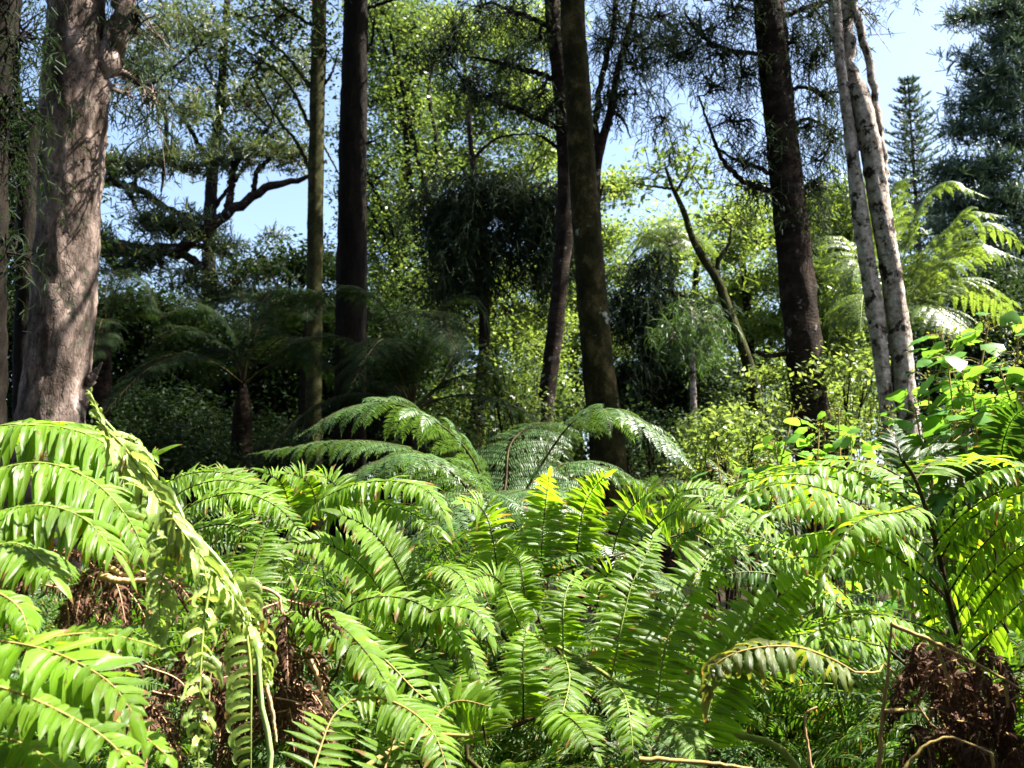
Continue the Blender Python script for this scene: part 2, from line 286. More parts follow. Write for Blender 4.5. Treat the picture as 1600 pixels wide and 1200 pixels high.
# ------------------------------------------------------------------ trees
def leaves(mb, rng, cen, spread, n, size, kind='broad'):
    """leaf cloud round the (K,3) centres"""
    K = len(cen); c = np.repeat(cen, n, 0)
    if kind in ('broad','dark'):
        p = c+rng.randn(K*n,3)*A([1,1,.6])*spread
        D = rng.randn(K*n,3)*A([1,1,.6])+A([0,0,-.25]); N = nz(rng.randn(K*n,3)*.6+A([0,0,1])); D = nz(D); S = nz(np.cross(D,N))
        L = size*.72*rng.uniform(.6,1.3,(K*n,1)); wv=.24
        V = np.stack([p, p+D*L*.5+S*L*wv, p+D*L, p+D*L*.5-S*L*wv],1)
        mb.add(V, np.arange(K*n*4).reshape(-1,4))
    elif kind=='tuft':                                   # needles in small fans
        q = 7; m = K*n; t = c+rng.randn(m,3)*A([1,1,.45])*spread; ax = nz(rng.randn(m,3)+A([0,0,.9]))
        p = np.repeat(t,q,0); D = nz(np.repeat(ax,q,0)+rng.randn(m*q,3)*.7); S = nz(np.cross(D, rng.randn(m*q,3)))
        L = size*rng.uniform(.6,1.2,(m*q,1)); V = np.stack([p-S*L*.035,p+S*L*.035,p+D*L+S*L*.05,p+D*L-S*L*.05],1)
        mb.add(V, np.arange(m*q*4).reshape(-1,4))
    elif kind=='weep':                                   # hanging strands
        m = K*n; p = c+rng.randn(m,3)*A([1,1,.5])*spread
        D = nz(rng.randn(m,3)*A([1,1,.3])*.6+A([0,0,-.1])); W = nz(rng.randn(m,3))
        L = size*rng.uniform(.4,1.5,m)
        strips(mb, p, D, W, L, size*.055, A([1.9]), 0, 4, 'tri', .3, .2, rng)
        q=5                                               # short side sprigs
        p2 = np.repeat(p,q,0)+rng.rand(m*q,1)*np.repeat(L,q)[:,None]*A([[0,0,-.75]])+np.repeat(D,q,0)*.35*np.repeat(L,q)[:,None]
        D2 = nz(rng.randn(m*q,3)*A([1,1,.3])+A([0,0,-1.1])); S2 = nz(np.cross(D2,rng.randn(m*q,3))); L2 = size*.28*rng.uniform(.5,1.3,(m*q,1))
        mb.add(np.stack([p2-S2*L2*.06,p2+S2*L2*.06,p2+D2*L2+S2*L2*.04,p2+D2*L2-S2*L2*.04],1), np.arange(m*q*4).reshape(-1,4))
def trunkpts(spec, Y, dY=None, ground=True):
    out=[]
    for i,s in enumerate(spec):
        y = Y+(0 if dY is None else dY[i]); y += (s[3] if len(s)>3 else 0); p = P(s[0],s[1],y); d = math.dist(p,(0,0,CAMZ)); out.append([*p, s[2]/2/F*d])
    if ground:
        b = out[0]; e = out[1]; k = b[2]/(max(.5,e[2]-b[2])); x=b[0]-(e[0]-b[0])*k*.6; 
        out = [[x, b[1], float(ground_z(x,b[1]))-.15, b[3]*1.35]]+out
    return A(out)
DEN = {'weep':.23,'broad':.75,'tuft':.33,'dark':.5}
def tree(name, label, cat, Y, trunk, limbs=(), clumps=(), leaf='broad', lm='broad', bark='darkbark', size=.1, n=60, sub=10, subr=.35, seed=1,
         group=None, rough=.08, sides=14, twig=.018, high=(), extra_trunks=(), crown='crown'):
    rng = np.random.RandomState(seed)
    tp = trunkpts(trunk, Y); base = A([tp[0][0],tp[0][1],float(ground_z(tp[0][0],tp[0][1]))])
    t = thing(name, label, cat, base, group); n = max(3, int(n*DEN[leaf]))
    L = np.sum(np.linalg.norm(np.diff(tp[:,:3],axis=0),axis=1)); nn = int(max(14, min(160, L/(.09 if sides>10 else .25))))
    b = MB(); c = curve(tp, nn); tube(b, c, np.maximum(c[:,3],.004), sides, rough, rng); 
    skel=[c]
    tro = b.build('trunk', M[bark], t)
    for et in extra_trunks:
        q = trunkpts(et, Y, ground=False); c2 = curve(q, nn//2+8); b=MB(); tube(b, c2, np.maximum(c2[:,3],.004), sides, rough, rng); b.build('trunk', M[bark], t); skel.append(c2)
    for l in limbs:
        q = trunkpts(l, Y, ground=False); c2 = curve(q, max(8,min(40,nn//2))); c2[:,:3]+= (rng.randn(*c2[:,:3].shape)*c2[:,3:4]*.25)
        b=MB(); tube(b, c2, np.maximum(c2[:,3],.004), 8 if sides>8 else 5, rough, rng); b.build('limb', M[bark], t); skel.append(c2)
    sk = np.vstack(skel)
    cl=[]
    for k in clumps:
        y = Y+(k[4] if len(k)>4 else 0); p = P(k[0],k[1],y); d=y/F; cl.append((p, k[2]*d, k[3]*d, k[5] if len(k)>5 else 1))
    for h in high: cl.append((A(h[:3]), h[3], h[4], h[5] if len(h)>5 else 1))  # crown clumps above the view, placed to shade the trunks below
    if cl:
        fb=MB(); tb=MB()
        for p,rx,rz,dens in cl:
            vol = rx*rz; K = max(2,int(sub*dens)); u = np.clip(rng.randn(K,3),-1.9,1.9)*.62; cen = p+u*A([rx*1.15, max(rx,rz), rz])
            leaves(fb, rng, cen, subr, n, size, leaf)
            hub = sk[np.argmin(np.linalg.norm(sk[:,:3]-p,axis=1))]
            hp = hub[:3]; mid = (hp+p)/2+rng.randn(3)*.15*np.linalg.norm(p-hp)+A([0,0,.05])*np.linalg.norm(p-hp)
            r0 = min(hub[3]*.6, twig*2+.01*np.linalg.norm(p-hp)); cc = curve([hp,mid,p],8); tube(tb,cc,np.linspace(r0,twig*.8,8),5,cap=False)
            for q in cen:
                j = cc[rng.randint(4,8)]; dd=np.linalg.norm(q-j); m1 = (j+q)/2+rng.randn(3)*.12*dd
                c3=curve([j,m1,q],6); tube(tb,c3,np.linspace(twig*.7,twig*.18,6),4,cap=False)
                for _ in range(2):
                    e=q+rng.randn(3)*subr*1.1; tube(tb, curve([c3[3],(c3[3]+e)/2+rng.randn(3)*.1*subr,e],4), np.linspace(twig*.4,twig*.12,4),3,cap=False)
        co = fb.build(crown, M[lm], t, smooth=False); tb.build('twigs', M[bark], co)
    return t
# the big trees from left to right; pixel positions are turned into points at each tree's own distance
tree('forest_tree','massive pink grey trunk with peeling bark, forking near the top, leftmost sunlit tree','tree',9,
     [(74,770,112),(80,660,92),(96,520,88),(104,400,84),(112,250,84),(118,120,86),(118,0,72),(112,-300,60),(105,-800,44)],
     limbs=[[(140,175,50),(163,90,40),(195,10,32),(250,-120,24),(330,-300,15)],[(112,660,34),(122,625,26),(141,595,15),(160,566,2)]],
     clumps=[(210,-60,70,50),(60,-150,80,60),(215,30,25,28),(240,155,32,16),(205,150,25,20,.5)], high=[(-6,10,11,2.2,1.3,2),(-4.,12,13,2.4,1.2,2),(-8.5,11,12,2,1.4,2)],
     leaf='weep',lm='rimu',bark='pinkbark',size=.38,n=26,subr=.22,seed=3,rough=.075,sides=64)
tree('mossy_tree','dark moss-shaggy trunk cut by the left edge of the photo','tree',7.5,
     [(-28,770,60),(-24,620,54),(-20,400,50),(-14,200,46),(-2,60,44),(15,-100,40),(40,-400,30)],
     clumps=[(15,60,34,60,0,2),(0,230,22,80,0,2),(60,-60,60,40),(20,150,20,40,0,1.5),(5,400,14,60,0,1)], high=[(-5.4,7.5,8.5,1.6,1,2),(-7,9,9,1.8,1,2)], leaf='weep',lm='dark',bark='darkbark',size=.25,n=30,subr=.16,seed=4,rough=.12,sides=24)
tree('forked_tree','thin dark forked trunk standing just left of the big pink grey trunk','tree',10.5,
     [(36,760,34),(40,560,32),(42,400,28),(46,240,24),(66,170,14),(80,100,11),(84,20,9),(86,-200,6)],
     limbs=[[(44,230,15),(30,180,11),(26,120,9),(30,20,6)]], clumps=[(20,380,30,60,1),(60,60,40,40,1),(20,500,30,50,1)], leaf='broad',lm='dark',size=.1,n=50,sub=12,seed=5)
tree('spreading_pine','brown-green pine whose long crooked limbs reach right from behind the big trunk','tree',20,
     [(118,760,58),(116,560,52),(112,380,48),(106,200,40),(100,0,30),(100,-300,15)],
     limbs=[[(120,376,28),(180,388,24),(235,394,20),(290,383,19),(330,352,17),(372,322,15),(425,290,12),(478,277,7),(510,250,4)],
            [(352,335,12),(360,300,11),(362,270,10),(385,235,8),(420,200,4)],[(395,312,9),(402,270,8),(430,240,6),(455,215,4)],
            [(255,392,12),(300,405,13),(330,430,12),(345,470,10),(380,430,8),(410,400,4)],
            [(120,280,16),(180,285,12),(225,300,10),(262,325,9),(310,340,6),(350,338,5)],[(190,286,7),(206,310,6),(215,330,4)],
            [(120,60,14),(180,90,10),(250,160,8),(258,230,6),(252,300,3)],[(300,384,8),(330,388,9),(360,400,7),(375,440,4)]],
     clumps=[(175,262,22,14,0,1.3),(215,262,30,14,0,1.5),(255,250,30,12,0,1.3),(300,262,34,12,0,1.4),(355,250,34,14,0,1.6),(410,240,34,18,0,1.6),(460,250,25,30,0,1.5),
             (230,345,28,13,0,1.3),(262,360,30,13,0,1.4),(300,350,30,18,0,1.6),(225,310,20,7,0,.5),(330,465,30,16,0,1.4),(290,440,24,20,0,1.3),
             (375,425,24,14,0,1.2),(420,425,22,14,0,1.2),(395,468,30,14,0,1.3),(200,120,40,24,0,1.4),(330,40,40,24,0,1.2),(400,150,36,22,0,1.3),(290,170,30,16,0,1),(250,60,36,22,0,1.2),(470,120,24,30,0,1.1),(158,375,20,16,0,1.2),(250,412,34,12,0,1.2),(210,395,20,10,0,1),(190,420,22,14,0,1.1),(350,385,30,12,0,1.1),(310,510,40,20,0,1.5),(430,372,10,10,0,.3)],
     leaf='tuft',lm='olive',bark='brownbark',size=.2,n=30,sub=11,subr=.17,seed=6,rough=.12,twig=.022)
tree('broadleaf_tree','russet-tinged crown at the upper left behind the pine limbs','tree',25,
     [(330,760,26),(325,500,22),(330,300,18),(345,150,13),(355,0,8)],
     limbs=[[(328,260,8),(290,190,6),(240,120,4)],[(340,180,8),(400,110,6),(440,40,4)],[(330,330,7),(400,240,5),(450,190,3)],[(345,150,6),(300,60,4),(270,0,3)]],
     clumps=[(240,60,40,26,0,1.6),(300,50,40,30,0,1.8),(285,120,36,22,0,1.5),(350,90,40,28,0,1.8),(410,50,34,30,0,1.6),(360,20,50,20,0,1.6),(430,120,34,24,0,1.6),(375,155,40,20,0,1.6),(320,180,30,14,0,1.2),(440,180,30,20,0,1.3),
             (270,15,40,18,0,1.3),(400,205,30,12,0,1),(235,110,25,18,0,1),(460,20,26,24,0,1.1),(350,215,30,12,0,1),(460,90,20,20,0,1)],
     leaf='broad',lm='olive',bark='darkbark',size=.18,n=60,sub=11,subr=.3,seed=7)
tree('slender_tree','slender straight trunk with a yellow-green sunlit length, left of the black trunk','tree',13,
     [(490,770,28),(490,600,25),(492,400,24),(495,200,23),(499,0,21),(502,-300,17),(503,-600,12)],
     limbs=[[(486,270,6),(465,225,5),(430,180,4),(395,120,2)],[(486,200,6),(450,130,4),(410,95,3),(350,60,2)],[(488,140,6),(440,80,4),(380,40,2)],[(492,150,6),(515,120,4),(530,80,2)],
             [(492,200,5),(515,245,3),(540,290,2)],[(487,40,5),(440,10,4),(400,-20,2)]],
     clumps=[(430,30,40,18,0,1),(400,100,22,12,0,.8),(470,-30,60,30),(510,80,18,20,0,.7)], high=[(-1.5,13.5,10.8,1.8,.6,5),(.5,15,11.8,1.8,.6,5),(-3.5,14,11.2,1.8,.6,4),(1.5,16,12.3,2,.6,5)], leaf='broad',lm='dark',bark='olivebark',size=.12,n=50,sub=12,seed=8)
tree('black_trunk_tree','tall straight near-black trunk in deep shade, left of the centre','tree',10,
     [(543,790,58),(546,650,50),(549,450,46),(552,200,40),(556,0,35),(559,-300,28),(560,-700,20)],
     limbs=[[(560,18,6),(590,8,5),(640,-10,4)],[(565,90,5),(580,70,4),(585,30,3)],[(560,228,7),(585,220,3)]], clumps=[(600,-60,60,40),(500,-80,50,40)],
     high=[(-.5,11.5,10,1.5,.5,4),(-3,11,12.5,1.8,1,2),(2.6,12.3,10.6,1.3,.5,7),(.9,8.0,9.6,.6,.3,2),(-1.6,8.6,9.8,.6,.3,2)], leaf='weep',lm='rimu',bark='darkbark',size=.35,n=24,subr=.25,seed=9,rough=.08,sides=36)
tree('many_stemmed_tree','slim dark tree splitting into several wavy upright stems behind the centre left','tree',19,
     [(700,760,26),(698,600,22),(692,480,18),(676,380,16),(672,320,14),(650,240,9),(632,150,7),(612,60,5),(600,-40,3)],
     limbs=[[(690,470,12),(660,400,10),(645,330,9),(635,220,8),(620,140,6),(600,70,4),(575,20,3)],[(678,300,8),(682,220,6),(670,140,5),(690,60,3)],[(640,420,8),(600,330,7),(570,270,6),(540,230,3)],
             [(655,560,9),(625,440,7),(590,350,5),(560,300,3)]],
     clumps=[(610,120,26,28,0,1),(570,160,22,20,0,.9),(650,40,40,26,0,1.3),(600,20,40,22,0,1.2),(590,280,28,26,0,1.4),(630,330,30,26,0,1.6),(600,390,30,26,0,1.6),(650,450,40,30,0,1.8),(600,470,34,30,0,1.6),(660,260,22,18,0,.8),(645,190,16,14,0,.7)],
     leaf='broad',lm='broad',bark='darkbark',size=.13,n=70,sub=15,subr=.34,seed=10)
tree('weeping_conifer','black-green conifer with hanging foliage curtains on a slim grey trunk, centre','tree',14,
     [(738,770,34),(742,680,28),(752,600,20),(757,510,17),(750,440,22),(744,370,16),(742,300,12),(738,250,8),(734,180,6),(740,100,4)],
     limbs=[[(742,320,9),(700,300,6),(680,320,3)],[(742,310,9),(790,290,8),(850,320,5),(880,340,3)],[(738,250,6),(780,215,4),(850,208,2)],[(752,420,7),(800,370,5),(830,350,3)]],
     clumps=[(700,325,24,20,0,1.5),(740,315,26,20,0,1.7),(785,302,28,18,0,1.6),(830,320,26,22,0,1.6),(865,350,20,22,0,1.3),(715,365,24,20,0,1.4),(750,385,22,22,0,1.5),(800,360,26,20,0,1.4),(740,420,16,14,0,.9),(865,390,18,16,0,.9),(885,300,12,18,0,.8),(690,455,8,26,0,.5),(715,440,8,20,0,.5),(768,425,8,26,0,.5),(850,430,10,24,0,.5),(878,420,8,26,0,.5),(760,285,40,6,0,.7),(830,285,30,6,0,.6),(690,400,12,22,0,.8),(660,310,14,10,0,.5),(820,405,10,22,0,.6),(720,280,30,8,0,.8)],
     leaf='weep',lm='rimu',bark='brownbark',size=.46,n=46,sub=14,subr=.15,seed=11)
tree('leaning_tree','dark trunk leaning right behind the mossy central trunk, needled limbs to its left','tree',11,
     [(843,760,32),(850,660,27),(862,560,26),(874,450,25),(883,340,27),(884,220,28),(874,100,27),(862,0,22),(848,-300,17),(840,-600,12)],
     limbs=[[(884,205,11),(840,185,9),(790,163,8),(740,140,6),(700,95,3)],[(880,128,10),(830,112,8),(780,98,6),(730,88,3)],[(868,45,9),(820,25,7),(770,5,4)],[(884,240,7),(850,215,5),(840,212,2)]],
     clumps=[(700,80,26,34,0,1.6),(735,130,24,18,0,1.4),(770,150,22,14,0,1),(715,45,20,16,0,.9),(800,100,26,12,0,1.1),(845,150,20,12,0,1),(858,170,20,14,0,1),(795,20,34,16,0,1.4),(840,60,20,18,0,1.1),(750,10,24,16,0,1.1),(870,-30,60,30)],
     high=[(2.5,14.5,11.6,1.8,.6,5),(3.3,12.2,10.4,1.5,.5,4),(4.5,15.5,12.2,1.8,.6,5)], leaf='weep',lm='rimu',bark='brownbark',size=.26,n=36,sub=12,subr=.16,seed=12,rough=.07)
tree('mossy_trunk_tree','stout mossy brown trunk sunlit along its right edge, just right of the centre','tree',9.9,
     [(958,820,62),(950,720,56),(943,640,52),(932,540,48),(922,420,45),(912,300,42),(903,150,38),(894,0,35),(886,-300,28),(880,-700,20)],
     clumps=[(890,-120,60,30)], high=[(2,13,10.8,1.5,.7,5),(4,13.5,11.2,1.5,.7,5),(3.4,9.0,9.6,1.2,.45,7),(1.9,9.3,9.8,1.1,.45,7),(4.7,8.9,10.1,.9,.4,5),(2.6,8.3,10.4,1,.4,5),(3.8,9.8,10.6,1.2,.4,6)], leaf='weep',lm='rimu',bark='mossbark',size=.35,n=30,subr=.25,seed=13,rough=.07,sides=44)
tree('twin_stemmed_conifer','dark conifer with two stems slanting up right from behind the mossy central trunk','tree',12,
     [(945,780,22),(938,600,20),(932,400,18),(930,300,16),(936,240,14),(955,170,12),(965,110,10),(984,40,8),(1002,-60,6)],
     limbs=[[(930,290,12),(930,220,11),(938,130,9),(960,30,8),(972,-80,6)],[(930,330,6),(937,310,4),(942,290,3)],[(965,110,6),(975,80,5),(1000,60,4),(1005,120,2),(1030,170,2)],[(955,170,5),(975,190,4),(985,215,2)]],
     clumps=[(948,150,12,26,0,1),(978,150,12,18,0,.9),(1000,60,30,24,0,1.6),(1035,25,34,24,0,1.5),(965,20,30,24,0,1.4),(1035,190,15,15,0,.9),(990,100,24,14,0,1),(940,60,14,20,0,.9),(1050,70,24,20,0,1.1)],
     high=[(5.5,14,11.4,1.6,.6,5),(6.5,12.8,10.8,1.5,.6,4),(7,15.5,12,1.8,.6,5)], leaf='weep',lm='rimu',bark='brownbark',size=.33,n=34,sub=12,subr=.18,seed=14)
tree('dark_conifer','tall brown-black ringed trunk with drooping feathery boughs on both sides, right','tree',10,
     [(1284,800,62),(1270,670,56),(1258,560,53),(1246,450,51),(1236,350,49),(1224,230,46),(1212,120,44),(1200,0,42),(1172,-300,34),(1150,-700,22)],
     limbs=[[(1222,303,11),(1180,292,9),(1145,270,8),(1122,235,6),(1092,150,3)],[(1218,280,8),(1185,262,7),(1150,250,5),(1115,228,3)],[(1205,84,7),(1150,80,6),(1100,60,4),(1070,20,3)],
             [(1236,200,7),(1262,186,5),(1292,200,3)],[(1228,142,7),(1262,138,5),(1305,165,3)],[(1210,30,9),(1250,15,7),(1300,0,5)],[(1236,552,7),(1200,556,7),(1182,550,5)],[(1250,400,5),(1262,380,4),(1275,400,2)],[(1195,0,8),(1150,-10,6),(1100,0,4)]],
     clumps=[(1095,50,30,30,0,1.7),(1130,85,26,20,0,1.3),(1065,90,20,20,0,1),(1150,20,34,22,0,1.6),(1165,120,22,20,0,1),(1155,190,22,20,0,1.2),(1115,130,18,16,0,.8),(1245,60,20,26,0,1.2),(1275,90,24,22,0,1.3),(1290,150,20,22,0,1.2),(1265,200,20,20,0,1.1),(1300,215,18,20,0,1),
             (1160,255,20,14,0,.9),(1180,290,18,16,0,.9),(1275,290,16,22,0,1),(1285,250,14,12,0,.8),(1270,20,26,20,0,1.2),(1255,340,14,20,0,.7),(1200,230,14,20,0,.6),(1300,60,18,24,0,.9)],
     high=[(5,10,9.5,1.6,.8,2),(3.4,11,11,1.8,1,2),(6,11.5,12.5,2,1,2)], leaf='weep',lm='rimu',bark='brownbark',size=.24,n=40,sub=12,subr=.15,seed=15,rough=.08,sides=44)
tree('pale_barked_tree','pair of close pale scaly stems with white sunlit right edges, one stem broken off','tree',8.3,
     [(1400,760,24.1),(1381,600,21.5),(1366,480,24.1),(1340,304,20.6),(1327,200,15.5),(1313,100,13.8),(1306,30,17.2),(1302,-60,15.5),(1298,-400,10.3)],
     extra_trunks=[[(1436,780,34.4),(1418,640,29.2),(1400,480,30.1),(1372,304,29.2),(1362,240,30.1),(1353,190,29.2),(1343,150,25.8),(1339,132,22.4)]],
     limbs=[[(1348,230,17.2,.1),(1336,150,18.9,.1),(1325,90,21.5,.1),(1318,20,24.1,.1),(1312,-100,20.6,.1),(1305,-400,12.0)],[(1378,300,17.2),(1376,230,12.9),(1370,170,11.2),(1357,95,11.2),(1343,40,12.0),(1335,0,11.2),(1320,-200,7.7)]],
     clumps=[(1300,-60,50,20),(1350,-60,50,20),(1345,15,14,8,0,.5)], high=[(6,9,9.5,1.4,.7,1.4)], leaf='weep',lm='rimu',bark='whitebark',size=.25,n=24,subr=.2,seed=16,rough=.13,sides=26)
tree('crooked_tree','thin crooked pale trunk leaning left with a few large-leaved twigs against the sky','tree',16,
     [(1204,780,22),(1192,690,19),(1180,610,18),(1163,550,17),(1140,490,15),(1122,440,14),(1100,405,13),(1082,372,11),(1068,330,9),(1052,295,7),(1040,262,4)],
     limbs=[[(1118,432,9),(1124,405,7),(1140,380,5),(1142,350,3)],[(1055,300,5),(1075,270,3),(1090,250,2)],[(1052,295,5),(1010,290,3),(985,285,2)]],
     clumps=[(1045,245,28,12,0,1),(1080,265,22,12,0,.9),(1020,270,20,10,0,.7),(990,285,16,8,0,.6),(1100,300,20,10,0,.7),(1130,340,22,14,0,.9),(965,300,14,8,0,.4)], leaf='broad',lm='broady',bark='olivebark',size=.2,n=26,sub=8,subr=.3,seed=17,rough=.06)
tree('pale_weeping_conifer','small pale grey-green weeping conifer on a thin white stem, right of the centre','tree',14,
     [(1084,800,13),(1084,700,12),(1083,610,10),(1081,540,8),(1080,480,5)], limbs=[[(1081,520,5),(1105,495,4),(1120,500,2)],[(1081,530,5),(1060,520,4),(1045,540,2)]],
     clumps=[(1080,515,20,20,0,1.6),(1105,505,14,10,0,.9),(1060,520,14,14,0,1),(1085,545,14,10,0,.9),(1078,480,10,12,0,.7)], leaf='weep',lm='tfern',bark='whitebark',size=.34,n=34,sub=10,subr=.14,seed=18)
tree('curtain_conifer','dark weeping conifer hanging in curtains beside the mossy central trunk','tree',16,
     [(1010,800,18),(1012,650,16),(1016,540,13),(1026,450,9),(1036,400,5)], limbs=[[(1020,480,7),(980,460,5),(955,470,3)],[(1026,450,7),(1060,460,5),(1100,475,3)],[(1036,405,4),(1000,425,4),(975,450,2)]],
     clumps=[(970,475,18,18,0,1.4),(1000,470,20,16,0,1.3),(1040,475,24,14,0,1.4),(1075,485,20,16,0,1.2),(1000,425,22,10,0,1.2),(1025,400,14,9,0,.9),(985,500,16,16,0,1),(1100,480,14,10,0,.8),(1010,545,24,26,0,1.3),(975,580,20,26,0,1.1)], leaf='weep',lm='rimu',bark='darkbark',size=.55,n=34,sub=12,subr=.18,seed=19)
# distant crowns that fill the gaps
rr = np.random.RandomState(77)
def fill(x0,x1,y0,y1,nx,ny,r,jit=.5,dy=0,dens=1.4):
    out=[]
    for i in range(nx):
        for j in range(ny):
            out.append((x0+(x1-x0)*(i+.5+rr.uniform(-jit,jit))/nx, y0+(y1-y0)*(j+.5+rr.uniform(-jit,jit))/ny, r*rr.uniform(.7,1.3), r*rr.uniform(.6,1), dy+rr.uniform(-1.5,1.5), dens*rr.uniform(.6,1.3)))
    return out
B = dict(cat='tree', leaf='broad', sub=16, subr=.26)
tree('broadleaf_tree','tall glossy-leaved tree filling the gap between the black trunk and the many-stemmed tree',Y=24,trunk=[(600,760,30),(605,600,26),(620,400,20),(640,200,14),(650,60,8)],
     limbs=[[(612,480,12),(580,380,8),(565,280,5)],[(618,420,10),(660,300,7),(690,180,4)]],clumps=fill(560,690,0,470,3,8,30)+fill(560,720,440,640,3,3,32),lm='broad',size=.17,n=80,seed=31,**B)
tree('broadleaf_tree','open leafy tree with pale twiggy limbs rising behind the weeping conifer',Y=22,trunk=[(772,760,22),(768,640,18),(772,540,14),(762,420,12),(745,300,9),(730,180,6),(725,80,4)],
     limbs=[[(755,360,8),(790,300,6),(830,270,4)],[(745,300,7),(700,220,5),(680,140,3)],[(735,220,5),(770,150,4),(790,90,3)],[(768,540,8),(790,480,5),(800,450,3)],[(742,280,6),(735,200,6),(720,120,4)]],
     clumps=fill(680,880,0,300,6,6,22,dens=1.1)+fill(760,880,420,660,4,5,26)+fill(690,760,440,600,2,3,24),lm='broady',bark='brownbark',size=.15,n=62,seed=32,**B)
tree('broadleaf_tree','small bright tree seen through the gap between the leaning trunk and the mossy trunk',Y=26,trunk=[(905,780,24),(900,650,18),(895,500,14),(900,380,9)],limbs=[[(898,560,8),(860,500,6),(800,470,4)]],
     clumps=fill(840,990,290,640,4,7,24,dens=1.3),lm='broady',size=.17,n=66,seed=33,**B)
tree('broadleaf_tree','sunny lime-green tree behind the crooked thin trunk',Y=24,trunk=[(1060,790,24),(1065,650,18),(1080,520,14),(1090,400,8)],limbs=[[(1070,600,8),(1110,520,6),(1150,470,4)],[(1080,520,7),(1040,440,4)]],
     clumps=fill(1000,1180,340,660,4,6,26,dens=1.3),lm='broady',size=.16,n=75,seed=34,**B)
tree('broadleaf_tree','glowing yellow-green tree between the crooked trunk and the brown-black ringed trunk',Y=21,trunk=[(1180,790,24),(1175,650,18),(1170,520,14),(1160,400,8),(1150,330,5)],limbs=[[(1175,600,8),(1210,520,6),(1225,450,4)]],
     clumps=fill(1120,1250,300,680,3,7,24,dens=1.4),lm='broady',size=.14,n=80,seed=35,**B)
tree('feathery_tree','pale feathery tree between the ringed trunk and the pale scaly stems',Y=20,trunk=[(1320,790,18),(1315,650,14),(1305,520,11),(1295,400,7),(1290,330,4)],
     clumps=fill(1265,1350,310,660,2,7,24,dens=1.5),lm='tferny',size=.24,n=60,seed=36,cat='tree',leaf='tuft',sub=12,subr=.35)
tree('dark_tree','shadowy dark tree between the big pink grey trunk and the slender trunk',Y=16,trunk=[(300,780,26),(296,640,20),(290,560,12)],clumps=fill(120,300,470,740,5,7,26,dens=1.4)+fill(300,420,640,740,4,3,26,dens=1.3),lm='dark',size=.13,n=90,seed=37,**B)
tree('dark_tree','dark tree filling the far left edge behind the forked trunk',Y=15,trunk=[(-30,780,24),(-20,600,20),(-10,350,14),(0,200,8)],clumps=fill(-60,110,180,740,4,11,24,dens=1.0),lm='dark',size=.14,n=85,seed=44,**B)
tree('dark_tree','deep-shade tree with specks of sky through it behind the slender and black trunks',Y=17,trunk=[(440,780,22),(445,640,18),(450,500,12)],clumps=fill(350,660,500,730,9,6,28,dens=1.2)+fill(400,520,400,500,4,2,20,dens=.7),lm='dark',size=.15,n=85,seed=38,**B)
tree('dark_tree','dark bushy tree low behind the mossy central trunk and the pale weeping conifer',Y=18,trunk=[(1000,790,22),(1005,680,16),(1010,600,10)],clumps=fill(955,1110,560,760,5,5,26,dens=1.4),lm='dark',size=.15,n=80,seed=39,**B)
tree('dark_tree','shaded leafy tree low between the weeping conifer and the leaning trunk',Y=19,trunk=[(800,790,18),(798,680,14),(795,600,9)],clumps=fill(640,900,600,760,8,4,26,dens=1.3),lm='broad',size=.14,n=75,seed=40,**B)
tree('far_conifer','layered dark conifer filling the right edge of the photo against the sky',Y=26,cat='tree',trunk=[(1650,800,50),(1640,500,44),(1620,200,30),(1600,0,16),(1590,-120,8)],
     limbs=[[(1632,400,14),(1580,330,10),(1520,270,6),(1490,250,3)],[(1625,250,12),(1570,210,8),(1510,170,4)],[(1612,120,10),(1560,120,7),(1500,100,3)],[(1640,480,12),(1580,440,8),(1530,400,4)],[(1605,20,8),(1550,20,5),(1500,28,3)],[(1632,280,9),(1580,250,6),(1520,256,3)]],
     clumps=[(1590,20,30,20,0,1.6),(1548,20,22,8,0,.9),(1515,25,14,5,0,.6),(1595,70,26,24,0,1.6),(1565,60,20,14,0,.9),(1585,120,32,20,0,1.6),(1540,115,20,7,0,.7),(1508,98,12,4,0,.5),(1570,165,34,18,0,1.6),(1525,150,20,16,0,1.1),(1505,170,12,8,0,.6),(1590,215,34,22,0,1.7),(1540,200,26,16,0,1.2),
             (1500,205,14,10,0,.7),(1565,270,40,20,0,1.7),(1515,265,24,16,0,1.3),(1480,275,14,16,0,.9),(1590,320,34,22,0,1.6),(1540,320,34,20,0,1.6),(1490,320,24,18,0,1.3),(1590,380,34,26,0,1.7),(1540,380,40,24,0,1.7),(1480,370,24,20,0,1),(1580,440,40,30,0,1.8),(1520,450,40,30,0,1.8),(1460,450,30,30,0,1.3),(1590,520,40,40,0,1.6),(1520,530,40,40,0,1.6),(1460,540,40,40,0,1.6)],
     leaf='tuft',lm='norf',bark='darkbark',size=.3,n=26,sub=15,subr=.3,seed=41)
